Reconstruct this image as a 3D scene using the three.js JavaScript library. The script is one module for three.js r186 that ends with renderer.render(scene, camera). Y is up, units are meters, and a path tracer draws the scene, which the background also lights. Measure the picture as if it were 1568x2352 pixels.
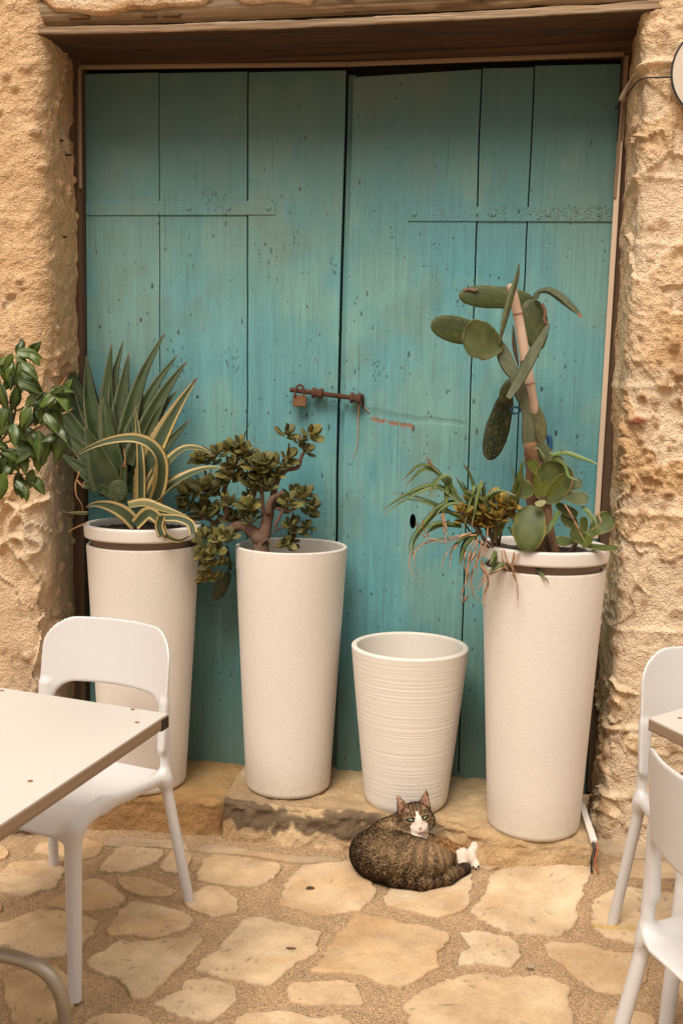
import * as THREE from 'three';
import { mergeGeometries } from 'three/addons/utils/BufferGeometryUtils.js';
import { RoundedBoxGeometry } from 'three/addons/geometries/RoundedBoxGeometry.js';

// ---------------------------------------------------------------- camera, sky, sun, exposure
const scene = new THREE.Scene();
const CAM = new THREE.Vector3(0.4303, 1.45, 3.4877);
const camera = new THREE.PerspectiveCamera(54.05, 682 / 1024, 0.05, 400);
camera.position.copy(CAM);
camera.rotation.set(-0.1112, 0.1206, 0.02, 'YXZ');
camera.updateMatrixWorld(true);
scene.add(camera);

const renderer = new THREE.WebGLRenderer();
renderer.shadowMap.enabled = true;
renderer.toneMapping = THREE.LinearToneMapping;
renderer.toneMappingExposure = 2.08;

{ // overcast sky, warm, brighter towards the zenith
  const W = 64, Hh = 32, d = new Float32Array(W * Hh * 4);
  for (let y = 0; y < Hh; y++) for (let x = 0; x < W; x++) {
    const el = ((y + 0.5) / Hh - 0.5) * Math.PI, k = Math.max(0, Math.sin(el));
    const L = el > 0 ? 0.12 + 0.95 * Math.pow(k, 1.5) : 0.1;
    const o = (y * W + x) * 4;
    d[o] = L * 1.03; d[o + 1] = L * 0.94; d[o + 2] = L * 0.845; d[o + 3] = 1;
  }
  const t = new THREE.DataTexture(d, W, Hh, THREE.RGBAFormat, THREE.FloatType);
  t.mapping = THREE.EquirectangularReflectionMapping;
  t.magFilter = THREE.LinearFilter; t.needsUpdate = true;
  scene.background = t; scene.environment = t;
}
const sun = new THREE.DirectionalLight(new THREE.Color(1, 0.93, 0.825), 1.5);
sun.position.set(-1.1, 6.6, 4.1); sun.target.position.set(0, 1, 0);
sun.castShadow = true; sun.shadow.radius = 50; sun.shadow.mapSize.set(2048, 2048);
Object.assign(sun.shadow.camera, { left: -4, right: 4, top: 4, bottom: -4, near: 0.5, far: 20 });
scene.add(sun, sun.target);

// ---------------------------------------------------------------- helpers
const V = (x, y, z) => new THREE.Vector3(x, y, z);
let seed = 1;
function rng(s) { let a = s >>> 0; return () => { a = (a + 0x6D2B79F5) | 0; let t = Math.imul(a ^ (a >>> 15), 1 | a); t = (t + Math.imul(t ^ (t >>> 7), 61 | t)) ^ t; return ((t ^ (t >>> 14)) >>> 0) / 4294967296; }; }
const R0 = rng(77);
const rr = (a, b, r = R0) => a + (b - a) * r();
const clamp = (x, a = 0, b = 1) => Math.min(b, Math.max(a, x));
const lerp = (a, b, t) => a + (b - a) * t;
const sstep = (a, b, x) => { const t = clamp((x - a) / (b - a)); return t * t * (3 - 2 * t); };
const mix3 = (a, b, t) => [lerp(a[0], b[0], t), lerp(a[1], b[1], t), lerp(a[2], b[2], t)];
function hash(x, y, z) { let h = Math.imul(x, 374761393) + Math.imul(y, 668265263) + Math.imul(z, 2147483647 - 1274126177); h = Math.imul(h ^ (h >>> 13), 1274126177); return ((h ^ (h >>> 16)) >>> 0) / 4294967296; }
function noise(x, y, z = 0) { // smooth value noise, -1..1
  const X = Math.floor(x), Y = Math.floor(y), Z = Math.floor(z), fx = x - X, fy = y - Y, fz = z - Z;
  const u = fx * fx * (3 - 2 * fx), v = fy * fy * (3 - 2 * fy), w = fz * fz * (3 - 2 * fz);
  const a = lerp(lerp(hash(X, Y, Z), hash(X + 1, Y, Z), u), lerp(hash(X, Y + 1, Z), hash(X + 1, Y + 1, Z), u), v);
  if (fz === 0) return a * 2 - 1;
  const b = lerp(lerp(hash(X, Y, Z + 1), hash(X + 1, Y, Z + 1), u), lerp(hash(X, Y + 1, Z + 1), hash(X + 1, Y + 1, Z + 1), u), v);
  return lerp(a, b, w) * 2 - 1;
}
function fbm(x, y, z = 0, oct = 4) { let s = 0, a = 0.5, f = 1; for (let i = 0; i < oct; i++) { s += a * noise(x * f + i * 17.3, y * f - i * 9.1, z === 0 ? 0 : z * f + i * 3.7); a *= 0.5; f *= 2.03; } return s; }
function pnoise(x, y, px, py, s) { // tileable 2D value noise, 0..1
  const X = Math.floor(x), Y = Math.floor(y), fx = x - X, fy = y - Y, u = fx * fx * (3 - 2 * fx), v = fy * fy * (3 - 2 * fy);
  const m = (a, n) => ((a % n) + n) % n, X0 = m(X, px), X1 = m(X + 1, px), Y0 = m(Y, py), Y1 = m(Y + 1, py);
  return lerp(lerp(hash(X0, Y0, s), hash(X1, Y0, s), u), lerp(hash(X0, Y1, s), hash(X1, Y1, s), u), v);
}
function pfbm(u, v, fx, fy, oct, s) { let a = 0.5, t = 0, n = 0; for (let i = 0; i < oct; i++) { t += a * pnoise(u * fx, v * fy, fx, fy, s + i * 13); n += a; a *= 0.55; fx *= 2; fy *= 2; } return t / n; }
function cell(x, y, s = 5) { // distance to nearest feature point, and its random value
  const X = Math.floor(x), Y = Math.floor(y); let d = 9, id = 0;
  for (let j = -1; j <= 1; j++) for (let i = -1; i <= 1; i++) {
    const px = X + i + hash(X + i, Y + j, s), py = Y + j + hash(X + i, Y + j, s + 7), q = Math.hypot(x - px, y - py);
    if (q < d) { d = q; id = hash(X + i, Y + j, s + 19); }
  }
  return [d, id];
}
// A pixel of the photograph (1568 x 2352) as a ray; at() meets it with the plane z, on() with the level y.
const C_ = new THREE.Matrix4().copy(camera.matrixWorld), RIGHT = V(0, 0, 0), UP = V(0, 0, 0), BACK = V(0, 0, 0);
C_.extractBasis(RIGHT, UP, BACK);
const FP = 1176 / Math.tan(camera.fov * Math.PI / 360);
const ray = (px, py) => BACK.clone().negate().addScaledVector(RIGHT, (px - 784) / FP).addScaledVector(UP, -(py - 1176) / FP);
const at = (px, py, z) => { const d = ray(px, py); return CAM.clone().addScaledVector(d, (z - CAM.z) / d.z); };
const on = (px, py, y = 0) => { const d = ray(px, py); return CAM.clone().addScaledVector(d, (y - CAM.y) / d.y); };
const unit = (z, px = 784, py = 1176) => (z - CAM.z) / ray(px, py).z / FP; // metres per photo pixel at plane z

// naming
const used = new Map();
function numbered(n) { const k = used.get(n) ?? 0; used.set(n, k + 1); return k ? `${n}_${String(k).padStart(3, '0')}` : n; }
function tag(o, label, category, group, kind) { if (label) o.userData.label = label; if (category) o.userData.category = category; if (group) o.userData.group = group; if (kind) o.userData.kind = kind; return o; }
function thing(name, label, category, p = V(0, 0, 0), group, kind) {
  const g = new THREE.Group(); g.name = numbered(name); g.position.copy(p); scene.add(g); return tag(g, label, category, group, kind);
}
// geometry is given in world space; it is moved into its thing's frame
function part(name, geo, mat, parent, local = false) {
  const m = new THREE.Mesh(geo, mat); m.name = numbered(name); m.castShadow = m.receiveShadow = true;
  if (!local) { let o = parent, off = V(0, 0, 0); while (o && o !== scene) { off.add(o.position); o = o.parent; } geo.translate(-off.x, -off.y, -off.z); }
  (parent ?? scene).add(m); return m;
}
function buildGeo(pos, idx, { uv, col, flat } = {}) {
  const g = new THREE.BufferGeometry();
  g.setAttribute('position', new THREE.Float32BufferAttribute(pos, 3));
  if (uv) g.setAttribute('uv', new THREE.Float32BufferAttribute(uv, 2));
  if (col) g.setAttribute('color', new THREE.Float32BufferAttribute(col, 3));
  g.setIndex(idx); if (!flat) g.computeVertexNormals(); return g;
}
function grid(nu, nv, f, { closeU = false, flip = false } = {}) { // f(i, j) -> {p, uv, c}
  const pos = [], uv = [], col = [], idx = [];
  for (let j = 0; j <= nv; j++) for (let i = 0; i <= nu; i++) { const q = f(i, j); pos.push(q.p.x, q.p.y, q.p.z); uv.push(...(q.uv ?? [i / nu, j / nv])); if (q.c) col.push(...q.c); }
  const W = nu + 1;
  for (let j = 0; j < nv; j++) for (let i = 0; i < nu; i++) { const a = j * W + i, b = a + 1, c = a + W, d = c + 1; if (flip) idx.push(a, c, b, b, c, d); else idx.push(a, b, c, b, d, c); }
  const g = buildGeo(pos, idx, { uv, col: col.length ? col : null });
  if (closeU) { const n = g.attributes.normal; for (let j = 0; j <= nv; j++) { const a = j * W, b = a + nu; const v = V(n.getX(a) + n.getX(b), n.getY(a) + n.getY(b), n.getZ(a) + n.getZ(b)).normalize(); n.setXYZ(a, v.x, v.y, v.z); n.setXYZ(b, v.x, v.y, v.z); } }
  return g;
}
const curveOf = (pts) => new THREE.CatmullRomCurve3(pts, false, 'centripetal');
// round tube of varying radius along points; color(s, angle)
function tube(pts, rad, { seg = 24, rs = 8, col, caps = true, wob = 0, uvk = 1 } = {}) {
  const c = curveOf(pts), fr = c.computeFrenetFrames(seg, false), L = c.getLength(), R = typeof rad === 'function' ? rad : () => rad;
  const ext = caps ? 1 : 0, rows = seg + 2 * ext;
  return grid(rs, rows, (i, j) => {
    const k = clamp(j - ext, 0, seg), s = k / seg, p = c.getPointAt(s), a = i / rs * 2 * Math.PI;
    let r = (caps && (j === 0 || j === rows)) ? 1e-5 : R(s, a);
    if (wob) r *= 1 + wob * noise(s * L * 60 + 3, Math.cos(a) * 1.5 + 7, Math.sin(a) * 1.5);
    p.addScaledVector(fr.normals[k], Math.cos(a) * r).addScaledVector(fr.binormals[k], Math.sin(a) * r);
    return { p, uv: [i / rs, s * L * uvk], c: col?.(s, a) };
  }, { closeU: true });
}
// leaf blade: lens section swept along a curve, face turned to n
function blade(pts, { w, th, n, fold = 0, seg = 14, m = 5, col, twist = 0, spikes = 0, wave = 0 }) {
  const c = curveOf(pts), K = 2 * m - 2, N0 = n.clone().normalize(), ph = rr(0, 9);
  return grid(K, seg + 1, (i, j) => {
    const s = Math.min(j, seg) / seg, end = j > seg, p = c.getPointAt(s), T = c.getTangentAt(s);
    let S = T.clone().cross(N0); if (S.lengthSq() < 1e-4) S = T.clone().cross(UP); S.normalize();
    let N = S.clone().cross(T).normalize();
    if (twist) { const a = twist * s, q = new THREE.Quaternion().setFromAxisAngle(T, a); S.applyQuaternion(q); N.applyQuaternion(q); }
    const k = i % K, front = k < m, u = front ? -1 + 2 * k / (m - 1) : 1 - 2 * (k - m + 1) / (m - 1);
    let W = Math.max(end ? 1e-5 : w(s), 1e-5), t = end ? 0 : th(s);
    if (spikes && Math.abs(u) > 0.99 && j % 2) W *= 1 + spikes;
    const off = fold * W * Math.pow(Math.abs(u), 1.6) - (front ? 0 : t * (1 - u * u)) + (front ? t * 0.12 * (1 - u * u) : 0);
    p.addScaledVector(S, u * W).addScaledVector(N, off + (wave ? wave * W * Math.sin(s * 14 + ph) * u : 0));
    return { p, uv: [u, s], c: col(s, u, front) };
  }, { closeU: true });
}
// surface nets: a smooth mesh of sdf(x, y, z) < 0
function surfaceNets(sdf, lo, hi, h, colorOf) {
  const nx = Math.ceil((hi.x - lo.x) / h) + 1, ny = Math.ceil((hi.y - lo.y) / h) + 1, nz = Math.ceil((hi.z - lo.z) / h) + 1;
  const f = new Float32Array(nx * ny * nz), id = (x, y, z) => (z * ny + y) * nx + x;
  for (let z = 0; z < nz; z++) for (let y = 0; y < ny; y++) { let x = 0; while (x < nx) { const d = sdf(lo.x + x * h, lo.y + y * h, lo.z + z * h); f[id(x, y, z)] = d; const skip = Math.floor((Math.abs(d) - 4 * h) / h * 0.6); x++; for (let k = 0; k < skip && x < nx; k++, x++) f[id(x, y, z)] = d; } }
  const vid = new Int32Array(nx * ny * nz).fill(-1), pos = [], nor = [], col = [], idx = [];
  const e = h * 0.5;
  for (let z = 0; z < nz - 1; z++) for (let y = 0; y < ny - 1; y++) for (let x = 0; x < nx - 1; x++) {
    const v = []; let neg = 0;
    for (let k = 0; k < 8; k++) { const q = f[id(x + (k & 1), y + (k >> 1 & 1), z + (k >> 2))]; v.push(q); if (q < 0) neg++; }
    if (neg === 0 || neg === 8) continue;
    let sx = 0, sy = 0, sz = 0, n = 0;
    for (let a = 0; a < 8; a++) for (const bit of [1, 2, 4]) { const b = a | bit; if (b === a || (v[a] < 0) === (v[b] < 0)) continue; const t = v[a] / (v[a] - v[b]); sx += (a & 1) + (bit === 1 ? t : 0); sy += (a >> 1 & 1) + (bit === 2 ? t : 0); sz += (a >> 2) + (bit === 4 ? t : 0); n++; }
    let X = lo.x + (x + sx / n) * h, Y = lo.y + (y + sy / n) * h, Z = lo.z + (z + sz / n) * h;
    const g = V(sdf(X + e, Y, Z) - sdf(X - e, Y, Z), sdf(X, Y + e, Z) - sdf(X, Y - e, Z), sdf(X, Y, Z + e) - sdf(X, Y, Z - e)).normalize();
    const d = clamp(sdf(X, Y, Z), -h, h); X -= g.x * d; Y -= g.y * d; Z -= g.z * d;
    vid[id(x, y, z)] = pos.length / 3; pos.push(X, Y, Z); nor.push(g.x, g.y, g.z); if (colorOf) col.push(...colorOf(X, Y, Z, g));
  }
  const q4 = (a, b, c, d, flip) => { if (a < 0 || b < 0 || c < 0 || d < 0) return; if (flip) idx.push(a, c, b, a, d, c); else idx.push(a, b, c, a, c, d); };
  for (let z = 1; z < nz - 1; z++) for (let y = 1; y < ny - 1; y++) for (let x = 1; x < nx - 1; x++) {
    const s = f[id(x, y, z)] < 0;
    if (s !== f[id(x + 1, y, z)] < 0) q4(vid[id(x, y - 1, z - 1)], vid[id(x, y, z - 1)], vid[id(x, y, z)], vid[id(x, y - 1, z)], !s);
    if (s !== f[id(x, y + 1, z)] < 0) q4(vid[id(x - 1, y, z - 1)], vid[id(x - 1, y, z)], vid[id(x, y, z)], vid[id(x, y, z - 1)], !s);
    if (s !== f[id(x, y, z + 1)] < 0) q4(vid[id(x - 1, y - 1, z)], vid[id(x, y - 1, z)], vid[id(x, y, z)], vid[id(x - 1, y, z)], !s);
  }
  const g = new THREE.BufferGeometry();
  g.setAttribute('position', new THREE.Float32BufferAttribute(pos, 3)); g.setAttribute('normal', new THREE.Float32BufferAttribute(nor, 3));
  if (colorOf) g.setAttribute('color', new THREE.Float32BufferAttribute(col, 3));
  const uv = []; for (let i = 0; i < pos.length; i += 3) uv.push(pos[i] + pos[i + 2] * 0.7, pos[i + 1] + pos[i + 2] * 0.3);
  g.setAttribute('uv', new THREE.Float32BufferAttribute(uv, 2));
  g.setIndex(idx); return g;
}
const smin = (a, b, k) => { const h = Math.max(k - Math.abs(a - b), 0) / k; return Math.min(a, b) - h * h * k * 0.25; };
const smax = (a, b, k) => -smin(-a, -b, k);
function cone3(a, b, ra, rb) { // tapered capsule
  const dx = b[0] - a[0], dy = b[1] - a[1], dz = b[2] - a[2], L2 = dx * dx + dy * dy + dz * dz;
  return (x, y, z) => { const px = x - a[0], py = y - a[1], pz = z - a[2], t = clamp((px * dx + py * dy + pz * dz) / L2); return Math.hypot(px - dx * t, py - dy * t, pz - dz * t) - (ra + (rb - ra) * t); };
}
function ell(c, r) { return (x, y, z) => { const X = (x - c[0]) / r[0], Y = (y - c[1]) / r[1], Z = (z - c[2]) / r[2], k = Math.hypot(X, Y, Z), q = Math.hypot(X / r[0], Y / r[1], Z / r[2]); return q < 1e-6 ? -Math.min(...r) : k * (k - 1) / q; }; }
function box(geoSize, p, r = 0.003) { const g = new RoundedBoxGeometry(...geoSize, 2, Math.min(r, Math.min(...geoSize) / 2.05)); g.translate(p.x, p.y, p.z); return g; }

// ---------------------------------------------------------------- textures and materials
function tex(w, h, f, { srgb = false, rep } = {}) { // f(u, v, x, y) -> grey or [r, g, b], 0..1 (linear values when not srgb)
  const d = new Uint8Array(w * h * 4);
  for (let y = 0; y < h; y++) for (let x = 0; x < w; x++) { const c = f((x + 0.5) / w, (y + 0.5) / h, x, y), o = (y * w + x) * 4; for (let k = 0; k < 3; k++) d[o + k] = clamp(Array.isArray(c) ? c[k] : c) * 255; d[o + 3] = 255; }
  const t = new THREE.DataTexture(d, w, h, THREE.RGBAFormat); if (srgb) t.colorSpace = THREE.SRGBColorSpace;
  t.wrapS = t.wrapT = THREE.RepeatWrapping; t.magFilter = THREE.LinearFilter; t.minFilter = THREE.LinearMipmapLinearFilter; if (rep) t.repeat.set(...rep); t.needsUpdate = true; return t;
}
const rough_grain = tex(512, 512, (u, v) => 0.55 * pfbm(u, v, 10, 10, 5, 3) + 0.3 * pnoise(u * 150, v * 150, 150, 150, 9) + 0.25 * Math.pow(pnoise(u * 60, v * 60, 60, 60, 4), 3), { rep: [2.5, 2.5] });
const wall_tone = tex(512, 512, (u, v) => { const a = pfbm(u, v, 4, 4, 6, 21), b = pnoise(u * 120, v * 120, 120, 120, 31); const k = 0.72 + 0.3 * a + 0.12 * (b - 0.5) - 0.25 * sstep(0.72, 0.95, pnoise(u * 80, v * 80, 80, 80, 12)); return [k, k * (0.97 + 0.06 * (a - 0.5)), k * (0.93 + 0.12 * (a - 0.5))]; }, { rep: [1.6, 1.6] });
const stone_tone = tex(512, 512, (u, v) => { const a = pfbm(u, v, 5, 5, 6, 41), b = pnoise(u * 140, v * 140, 140, 140, 51), s = sstep(0.8, 0.95, pnoise(u * 70, v * 70, 70, 70, 57)); const k = 0.75 + 0.55 * (a - 0.4) + 0.16 * (b - 0.5) - 0.0 * s; return [k, k * (0.95 + 0.1 * a), k * (0.88 + 0.2 * a)]; }, { rep: [2, 2] });
const mortar_tone = tex(512, 512, (u, v) => { const a = pfbm(u, v, 6, 6, 4, 61), b = pnoise(u * 128, v * 128, 128, 128, 71), c = pnoise(u * 200, v * 200, 200, 200, 77); const k = 0.66 + 0.25 * a + 0.5 * (b - 0.5) + 0.4 * (c - 0.5) - 0.35 * sstep(0.75, 0.9, b); return [k, k * 0.98, k * 0.95]; }, { rep: [2.2, 2.2] });
const wood_grain = tex(256, 512, (u, v) => { const w = pfbm(u, v, 24, 2, 4, 81), l = pfbm(u, v, 60, 3, 3, 88); return 0.55 + 0.4 * (w - 0.5) + 0.35 * (l - 0.5) - 0.3 * sstep(0.68, 0.8, l); }, { rep: [5, 1] });
const fine_grain = tex(256, 256, (u, v) => 0.5 * pnoise(u * 128, v * 128, 128, 128, 5) + 0.5 * pfbm(u, v, 30, 30, 3, 8), { rep: [5, 5] });
const dirt_film = tex(256, 256, (u, v) => 0.93 + 0.1 * (pfbm(u, v, 3, 3, 5, 15) - 0.5) + 0.03 * pnoise(u * 128, v * 128, 128, 128, 6), { rep: [1, 1] });
const pot_skin = tex(512, 512, (u, v) => { // faint drips, scuffs and soil splashes round the foot
  const a = pfbm(u, v, 4, 4, 5, 95), dr = pfbm(u, v, 40, 1, 3, 97), sc = pnoise(u * 90, v * 200, 90, 200, 99), sp = pnoise(u * 150, v * 240, 150, 240, 93), foot = sstep(0.235, 0.15, v + 0.05 * (a - 0.5)), rim = sstep(0.60, 0.67, v) * sstep(0.8, 0.7, v);
  let k = 0.93 + 0.10 * (a - 0.5) - 0.035 * sstep(0.55, 0.8, dr) * (0.4 + rim) - 0.05 * sstep(0.86, 0.95, sc) * sstep(0.5, 0.7, a); k -= 0.07 * foot * sstep(0.66, 0.85, sp) + 0.05 * foot;
  const w = 0.03 * foot + 0.01 * rim; return [k, k * (1 - w * 0.7), k * (1 - w * 2)];
});
const std = (name, o) => { const m = new THREE.MeshStandardMaterial({ roughness: 0.9, ...o }); m.name = name; return m; };
const phys = (name, o) => { const m = new THREE.MeshPhysicalMaterial({ roughness: 0.6, ...o }); m.name = name; return m; };
const rgb = (r, g, b) => new THREE.Color().setRGB(r, g, b);
const M = {
  plaster: std('plaster', { vertexColors: true, map: wall_tone, bumpMap: rough_grain, bumpScale: 0.010, roughness: 0.95 }),
  mortar: std('mortar', { color: rgb(0.56, 0.375, 0.215), map: mortar_tone, bumpMap: mortar_tone, bumpScale: 0.009, roughness: 0.97 }),
  stone: std('paving_stone', { vertexColors: true, map: stone_tone, bumpMap: stone_tone, bumpScale: 0.005, roughness: 0.9 }),
  step: std('step_stone', { vertexColors: true, map: stone_tone, bumpMap: rough_grain, bumpScale: 0.006, roughness: 0.92 }),
  oldwood: std('old_wood', { vertexColors: true, map: wood_grain, bumpMap: wood_grain, bumpScale: 0.004, roughness: 0.85 }),
  palewood: std('pale_wood', { color: rgb(0.42, 0.28, 0.17), map: wood_grain, bumpMap: wood_grain, bumpScale: 0.001, roughness: 0.8 }),
  darkwood: std('dark_wood', { color: rgb(0.17, 0.095, 0.05), map: wood_grain, bumpMap: wood_grain, bumpScale: 0.003, roughness: 0.85 }),
  white_strip: std('white_strip', { color: rgb(0.6, 0.45, 0.33), roughness: 0.6 }),
  black: std('dark_backing', { color: rgb(0.012, 0.01, 0.008), roughness: 1 }),
  pot: std('pot_plastic', { color: rgb(0.76, 0.685, 0.61), map: pot_skin, bumpMap: fine_grain, bumpScale: 0.0012, roughness: 0.62 }),
  ribpot: std('ribbed_pot_plastic', { color: rgb(0.75, 0.68, 0.60), map: dirt_film, bumpMap: fine_grain, bumpScale: 0.0005, roughness: 0.6 }),
  liner: std('liner_plastic', { color: rgb(0.74, 0.68, 0.62), map: dirt_film, roughness: 0.55 }),
  liner_shade_core: std('liner_shade_brown', { color: rgb(0.20, 0.13, 0.085), roughness: 0.7 }),  // brown stands in for the shade under the liner lip
  soil: std('soil', { color: rgb(0.06, 0.042, 0.028), map: mortar_tone, bumpMap: mortar_tone, bumpScale: 0.01, roughness: 1 }),
  chair: phys('chair_plastic', { color: rgb(0.615, 0.595, 0.585), roughness: 0.42, map: dirt_film, bumpMap: fine_grain, bumpScale: 0.0002 }),
  laminate: phys('white_laminate', { color: rgb(0.58, 0.545, 0.50), roughness: 0.38, map: dirt_film }),
  edge: std('table_edge_wood', { color: rgb(0.50, 0.34, 0.22), map: wood_grain, bumpMap: wood_grain, bumpScale: 0.0015, roughness: 0.75 }),
  block: std('corner_block', { color: rgb(0.085, 0.045, 0.028), map: wood_grain, bumpMap: rough_grain, bumpScale: 0.003, roughness: 0.85 }),
  screw: std('screw_brass', { color: rgb(0.42, 0.24, 0.13), metalness: 0.7, roughness: 0.5 }),
  steel: std('satin_steel', { color: rgb(0.42, 0.38, 0.31), metalness: 0.75, roughness: 0.42, bumpMap: fine_grain, bumpScale: 0.0002 }),
  rust: std('rusty_iron', { vertexColors: true, bumpMap: rough_grain, bumpScale: 0.004, metalness: 0.2, roughness: 0.85 }),
  brass: std('old_brass', { vertexColors: true, bumpMap: fine_grain, bumpScale: 0.001, metalness: 0.55, roughness: 0.55 }),
  leaf: phys('succulent_leaf', { vertexColors: true, roughness: 0.5, bumpMap: fine_grain, bumpScale: 0.0004, specularIntensity: 0.6 }),
  gloss: phys('glossy_leaf', { vertexColors: true, roughness: 0.33, transmission: 0, specularIntensity: 0.7, side: THREE.DoubleSide }),
  grass: phys('grass_blade', { vertexColors: true, roughness: 0.8, transmission: 0.25, thickness: 0, side: THREE.DoubleSide }),
  bark: std('succulent_bark', { vertexColors: true, bumpMap: rough_grain, bumpScale: 0.004, roughness: 0.9 }),
  cane: std('bamboo', { vertexColors: true, roughness: 0.55 }),
  blue: phys('blue_plastic', { color: rgb(0.008, 0.07, 0.16), roughness: 0.4 }),
  fur: std('fur', { vertexColors: true, roughness: 0.9 }),
  pvc: std('pvc_trunking', { color: rgb(0.7, 0.66, 0.6), roughness: 0.5 }),
  cable: std('cable_sheath', { color: rgb(0.015, 0.013, 0.012), roughness: 0.6 }),
  wire: std('orange_wire', { color: rgb(0.45, 0.10, 0.03), roughness: 0.6 }),
  lamp: std('pale_disc', { color: rgb(0.62, 0.53, 0.43), roughness: 0.7, map: dirt_film }),
  string: std('twine', { color: rgb(0.5, 0.27, 0.13), roughness: 0.95 }),
};

// ---------------------------------------------------------------- the house wall round the doorway
const house = thing('house_wall', 'rough ochre plastered stone wall with a deep doorway under a timber lintel', 'wall');
// plan: a path of [x, z] points; the sheet is displaced along its normal by f(s, y, x, z) -> [depth, colour]
function sheet(plan, ys, f, du) {
  const P = [], L = [0]; for (let i = 1; i < plan.length; i++) L.push(L[i - 1] + Math.hypot(plan[i][0] - plan[i - 1][0], plan[i][1] - plan[i - 1][1]));
  const S = []; for (let s = 0; s < L[L.length - 1]; s += du(s)) S.push(s); S.push(L[L.length - 1]);
  const pt = (s) => { let i = 1; while (i < L.length - 1 && s > L[i]) i++; const t = clamp((s - L[i - 1]) / (L[i] - L[i - 1])); return [lerp(plan[i - 1][0], plan[i][0], t), lerp(plan[i - 1][1], plan[i][1], t)]; };
  for (const s of S) { const a = pt(s), b = pt(Math.max(0, s - 0.012)), c = pt(s + 0.012), tx = c[0] - b[0], tz = c[1] - b[1], n = Math.hypot(tx, tz); P.push([a[0], a[1], tz / n, -tx / n, s]); }
  return (sgn) => grid(P.length - 1, ys.length - 1, (i, j) => {
    const [x, z, nx, nz, s] = P[i], y = ys[j], [d, c] = f(s, y, x, z, nx, nz);
    return { p: V(x + sgn * nx * d, y, z + sgn * nz * d), uv: [s, y], c };
  }, { flip: sgn < 0 });
}
const range = (a, b, d) => { const o = []; const n = Math.ceil((b - a) / d); for (let i = 0; i <= n; i++) o.push(lerp(a, b, i / n)); return o; };
const arc = (cx, cz, r, a0, a1, n = 8) => range(0, 1, 1 / n).map((t) => { const a = lerp(a0, a1, t); return [cx + r * Math.cos(a), cz + r * Math.sin(a)]; });
const PL = [0.73, 0.53, 0.34], PL2 = [0.60, 0.375, 0.185], PLRED = [0.40, 0.17, 0.06], PLPALE = [0.74, 0.59, 0.425], PLGREY = [0.36, 0.26, 0.17];
function pits(x, y, f, thr, s) { const [d, id] = cell(x * f, y * f, s); const r = thr * (0.3 + 0.7 * id); return id > 0.45 ? sstep(r, r * 0.45, d) : 0; }
function leftWall(s, y, x, z) {
  const face = sstep(0.22, 0.34, s), w = [s + 0.08 * fbm(s * 5, y * 5, 1.5), y + 0.08 * fbm(s * 5 + 9, y * 5, 2.5)];
  let d = 0.016 * fbm(s * 3.1, y * 3.1, 0.3, 3) + 0.006 * fbm(w[0] * 11, w[1] * 11, 0.7, 3) * (0.3 + 0.4 * face) + 0.0030 * fbm(s * 55, y * 45, 0.2, 3) * (0.5 + 0.5 * face) + 0.0016 * noise(s * 130, y * 110, 0.4);
  d += 0.05 * sstep(0.8, 0.1, y) * face;                                    // the foot bulges
  const low = sstep(1.35, 1.05, y);
  const lay = fbm(w[0] * 4.3 + 3, w[1] * 3.4, 0.9, 4) + 0.24 * Math.exp(-Math.pow((y - 1.86) / 0.15, 2) - Math.pow((s - 0.22) / 0.10, 2)) + 0.16 * Math.exp(-Math.pow((y - 1.60) / 0.12, 2) - Math.pow((s - 0.30) / 0.10, 2));                       // plaster layer broken away in places
  const gone = sstep(0.02, 0.045, lay - 0.10 + 0.25 * sstep(1.75, 2.2, y) - 0.15 * low) * sstep(0.02, 0.12, s);
  d -= 0.019 * gone; d += 0.011 * gone * fbm(s * 28, y * 28, 0.5, 3);
  const rim = Math.exp(-Math.pow((lay - 0.125 + 0.25 * sstep(1.75, 2.2, y) - 0.15 * low) / 0.02, 2)) * sstep(0.02, 0.12, s);
  d -= 0.006 * rim;
  const cr = Math.abs(fbm(w[0] * 4.2 + 20, w[1] * 4.2, 0.35, 3)); d -= 0.03 * sstep(0.035, 0.0, cr) * low * (0.3 + 0.7 * face); // crevices between lumps below
  d += 0.035 * low * fbm(s * 6.5 + 4, y * 6, 0.8, 2) * face;
  const ck = sstep(0.009, 0.002, Math.abs(fbm(w[0] * 2.6 + 31, w[1] * 2.1, 0.55, 4))) * sstep(0.0, 0.15, fbm(s * 2 + 3, y * 2, 0.9, 2) + 0.06); d -= 0.012 * ck;
  const p = pits(s, y, 14, 0.3, 3) * sstep(0.15, 0.4, fbm(s * 3 + 8, y * 3, 0.6, 2) + 0.25); d -= 0.011 * p;
  let c = mix3(PL, PLPALE, clamp(0.5 + fbm(s * 6, y * 6, 0.1, 3)));
  c = mix3(c, [0.2, 0.12, 0.06], 0.5 * ck); c = mix3(c, PL2, gone * 0.7); c = mix3(c, PLGREY, 0.25 * p + 0.2 * rim);
  const spot = Math.exp(-Math.pow((y - (1.49 + 0.04 * fbm(s * 20, y * 14, 0.3, 2))) / 0.075, 2) - Math.pow((s - 0.235) / 0.05, 2)); // a rusty patch beside the agave
  c = mix3(c, PLRED, clamp(spot * (1.0 + 1.2 * fbm(s * 40, y * 40, 0.6, 3)))); d -= 0.012 * spot;
  c = mix3(c, PLGREY, 0.55 * low * sstep(0.05, 0.35, fbm(s * 5 + 2, y * 4, 0.7, 4) + 0.1));
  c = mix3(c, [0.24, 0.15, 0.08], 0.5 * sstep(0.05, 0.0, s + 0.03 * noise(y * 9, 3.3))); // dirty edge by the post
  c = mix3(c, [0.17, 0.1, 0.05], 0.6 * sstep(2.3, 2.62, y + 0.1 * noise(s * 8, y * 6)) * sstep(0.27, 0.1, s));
  return [d, c];
}
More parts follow.
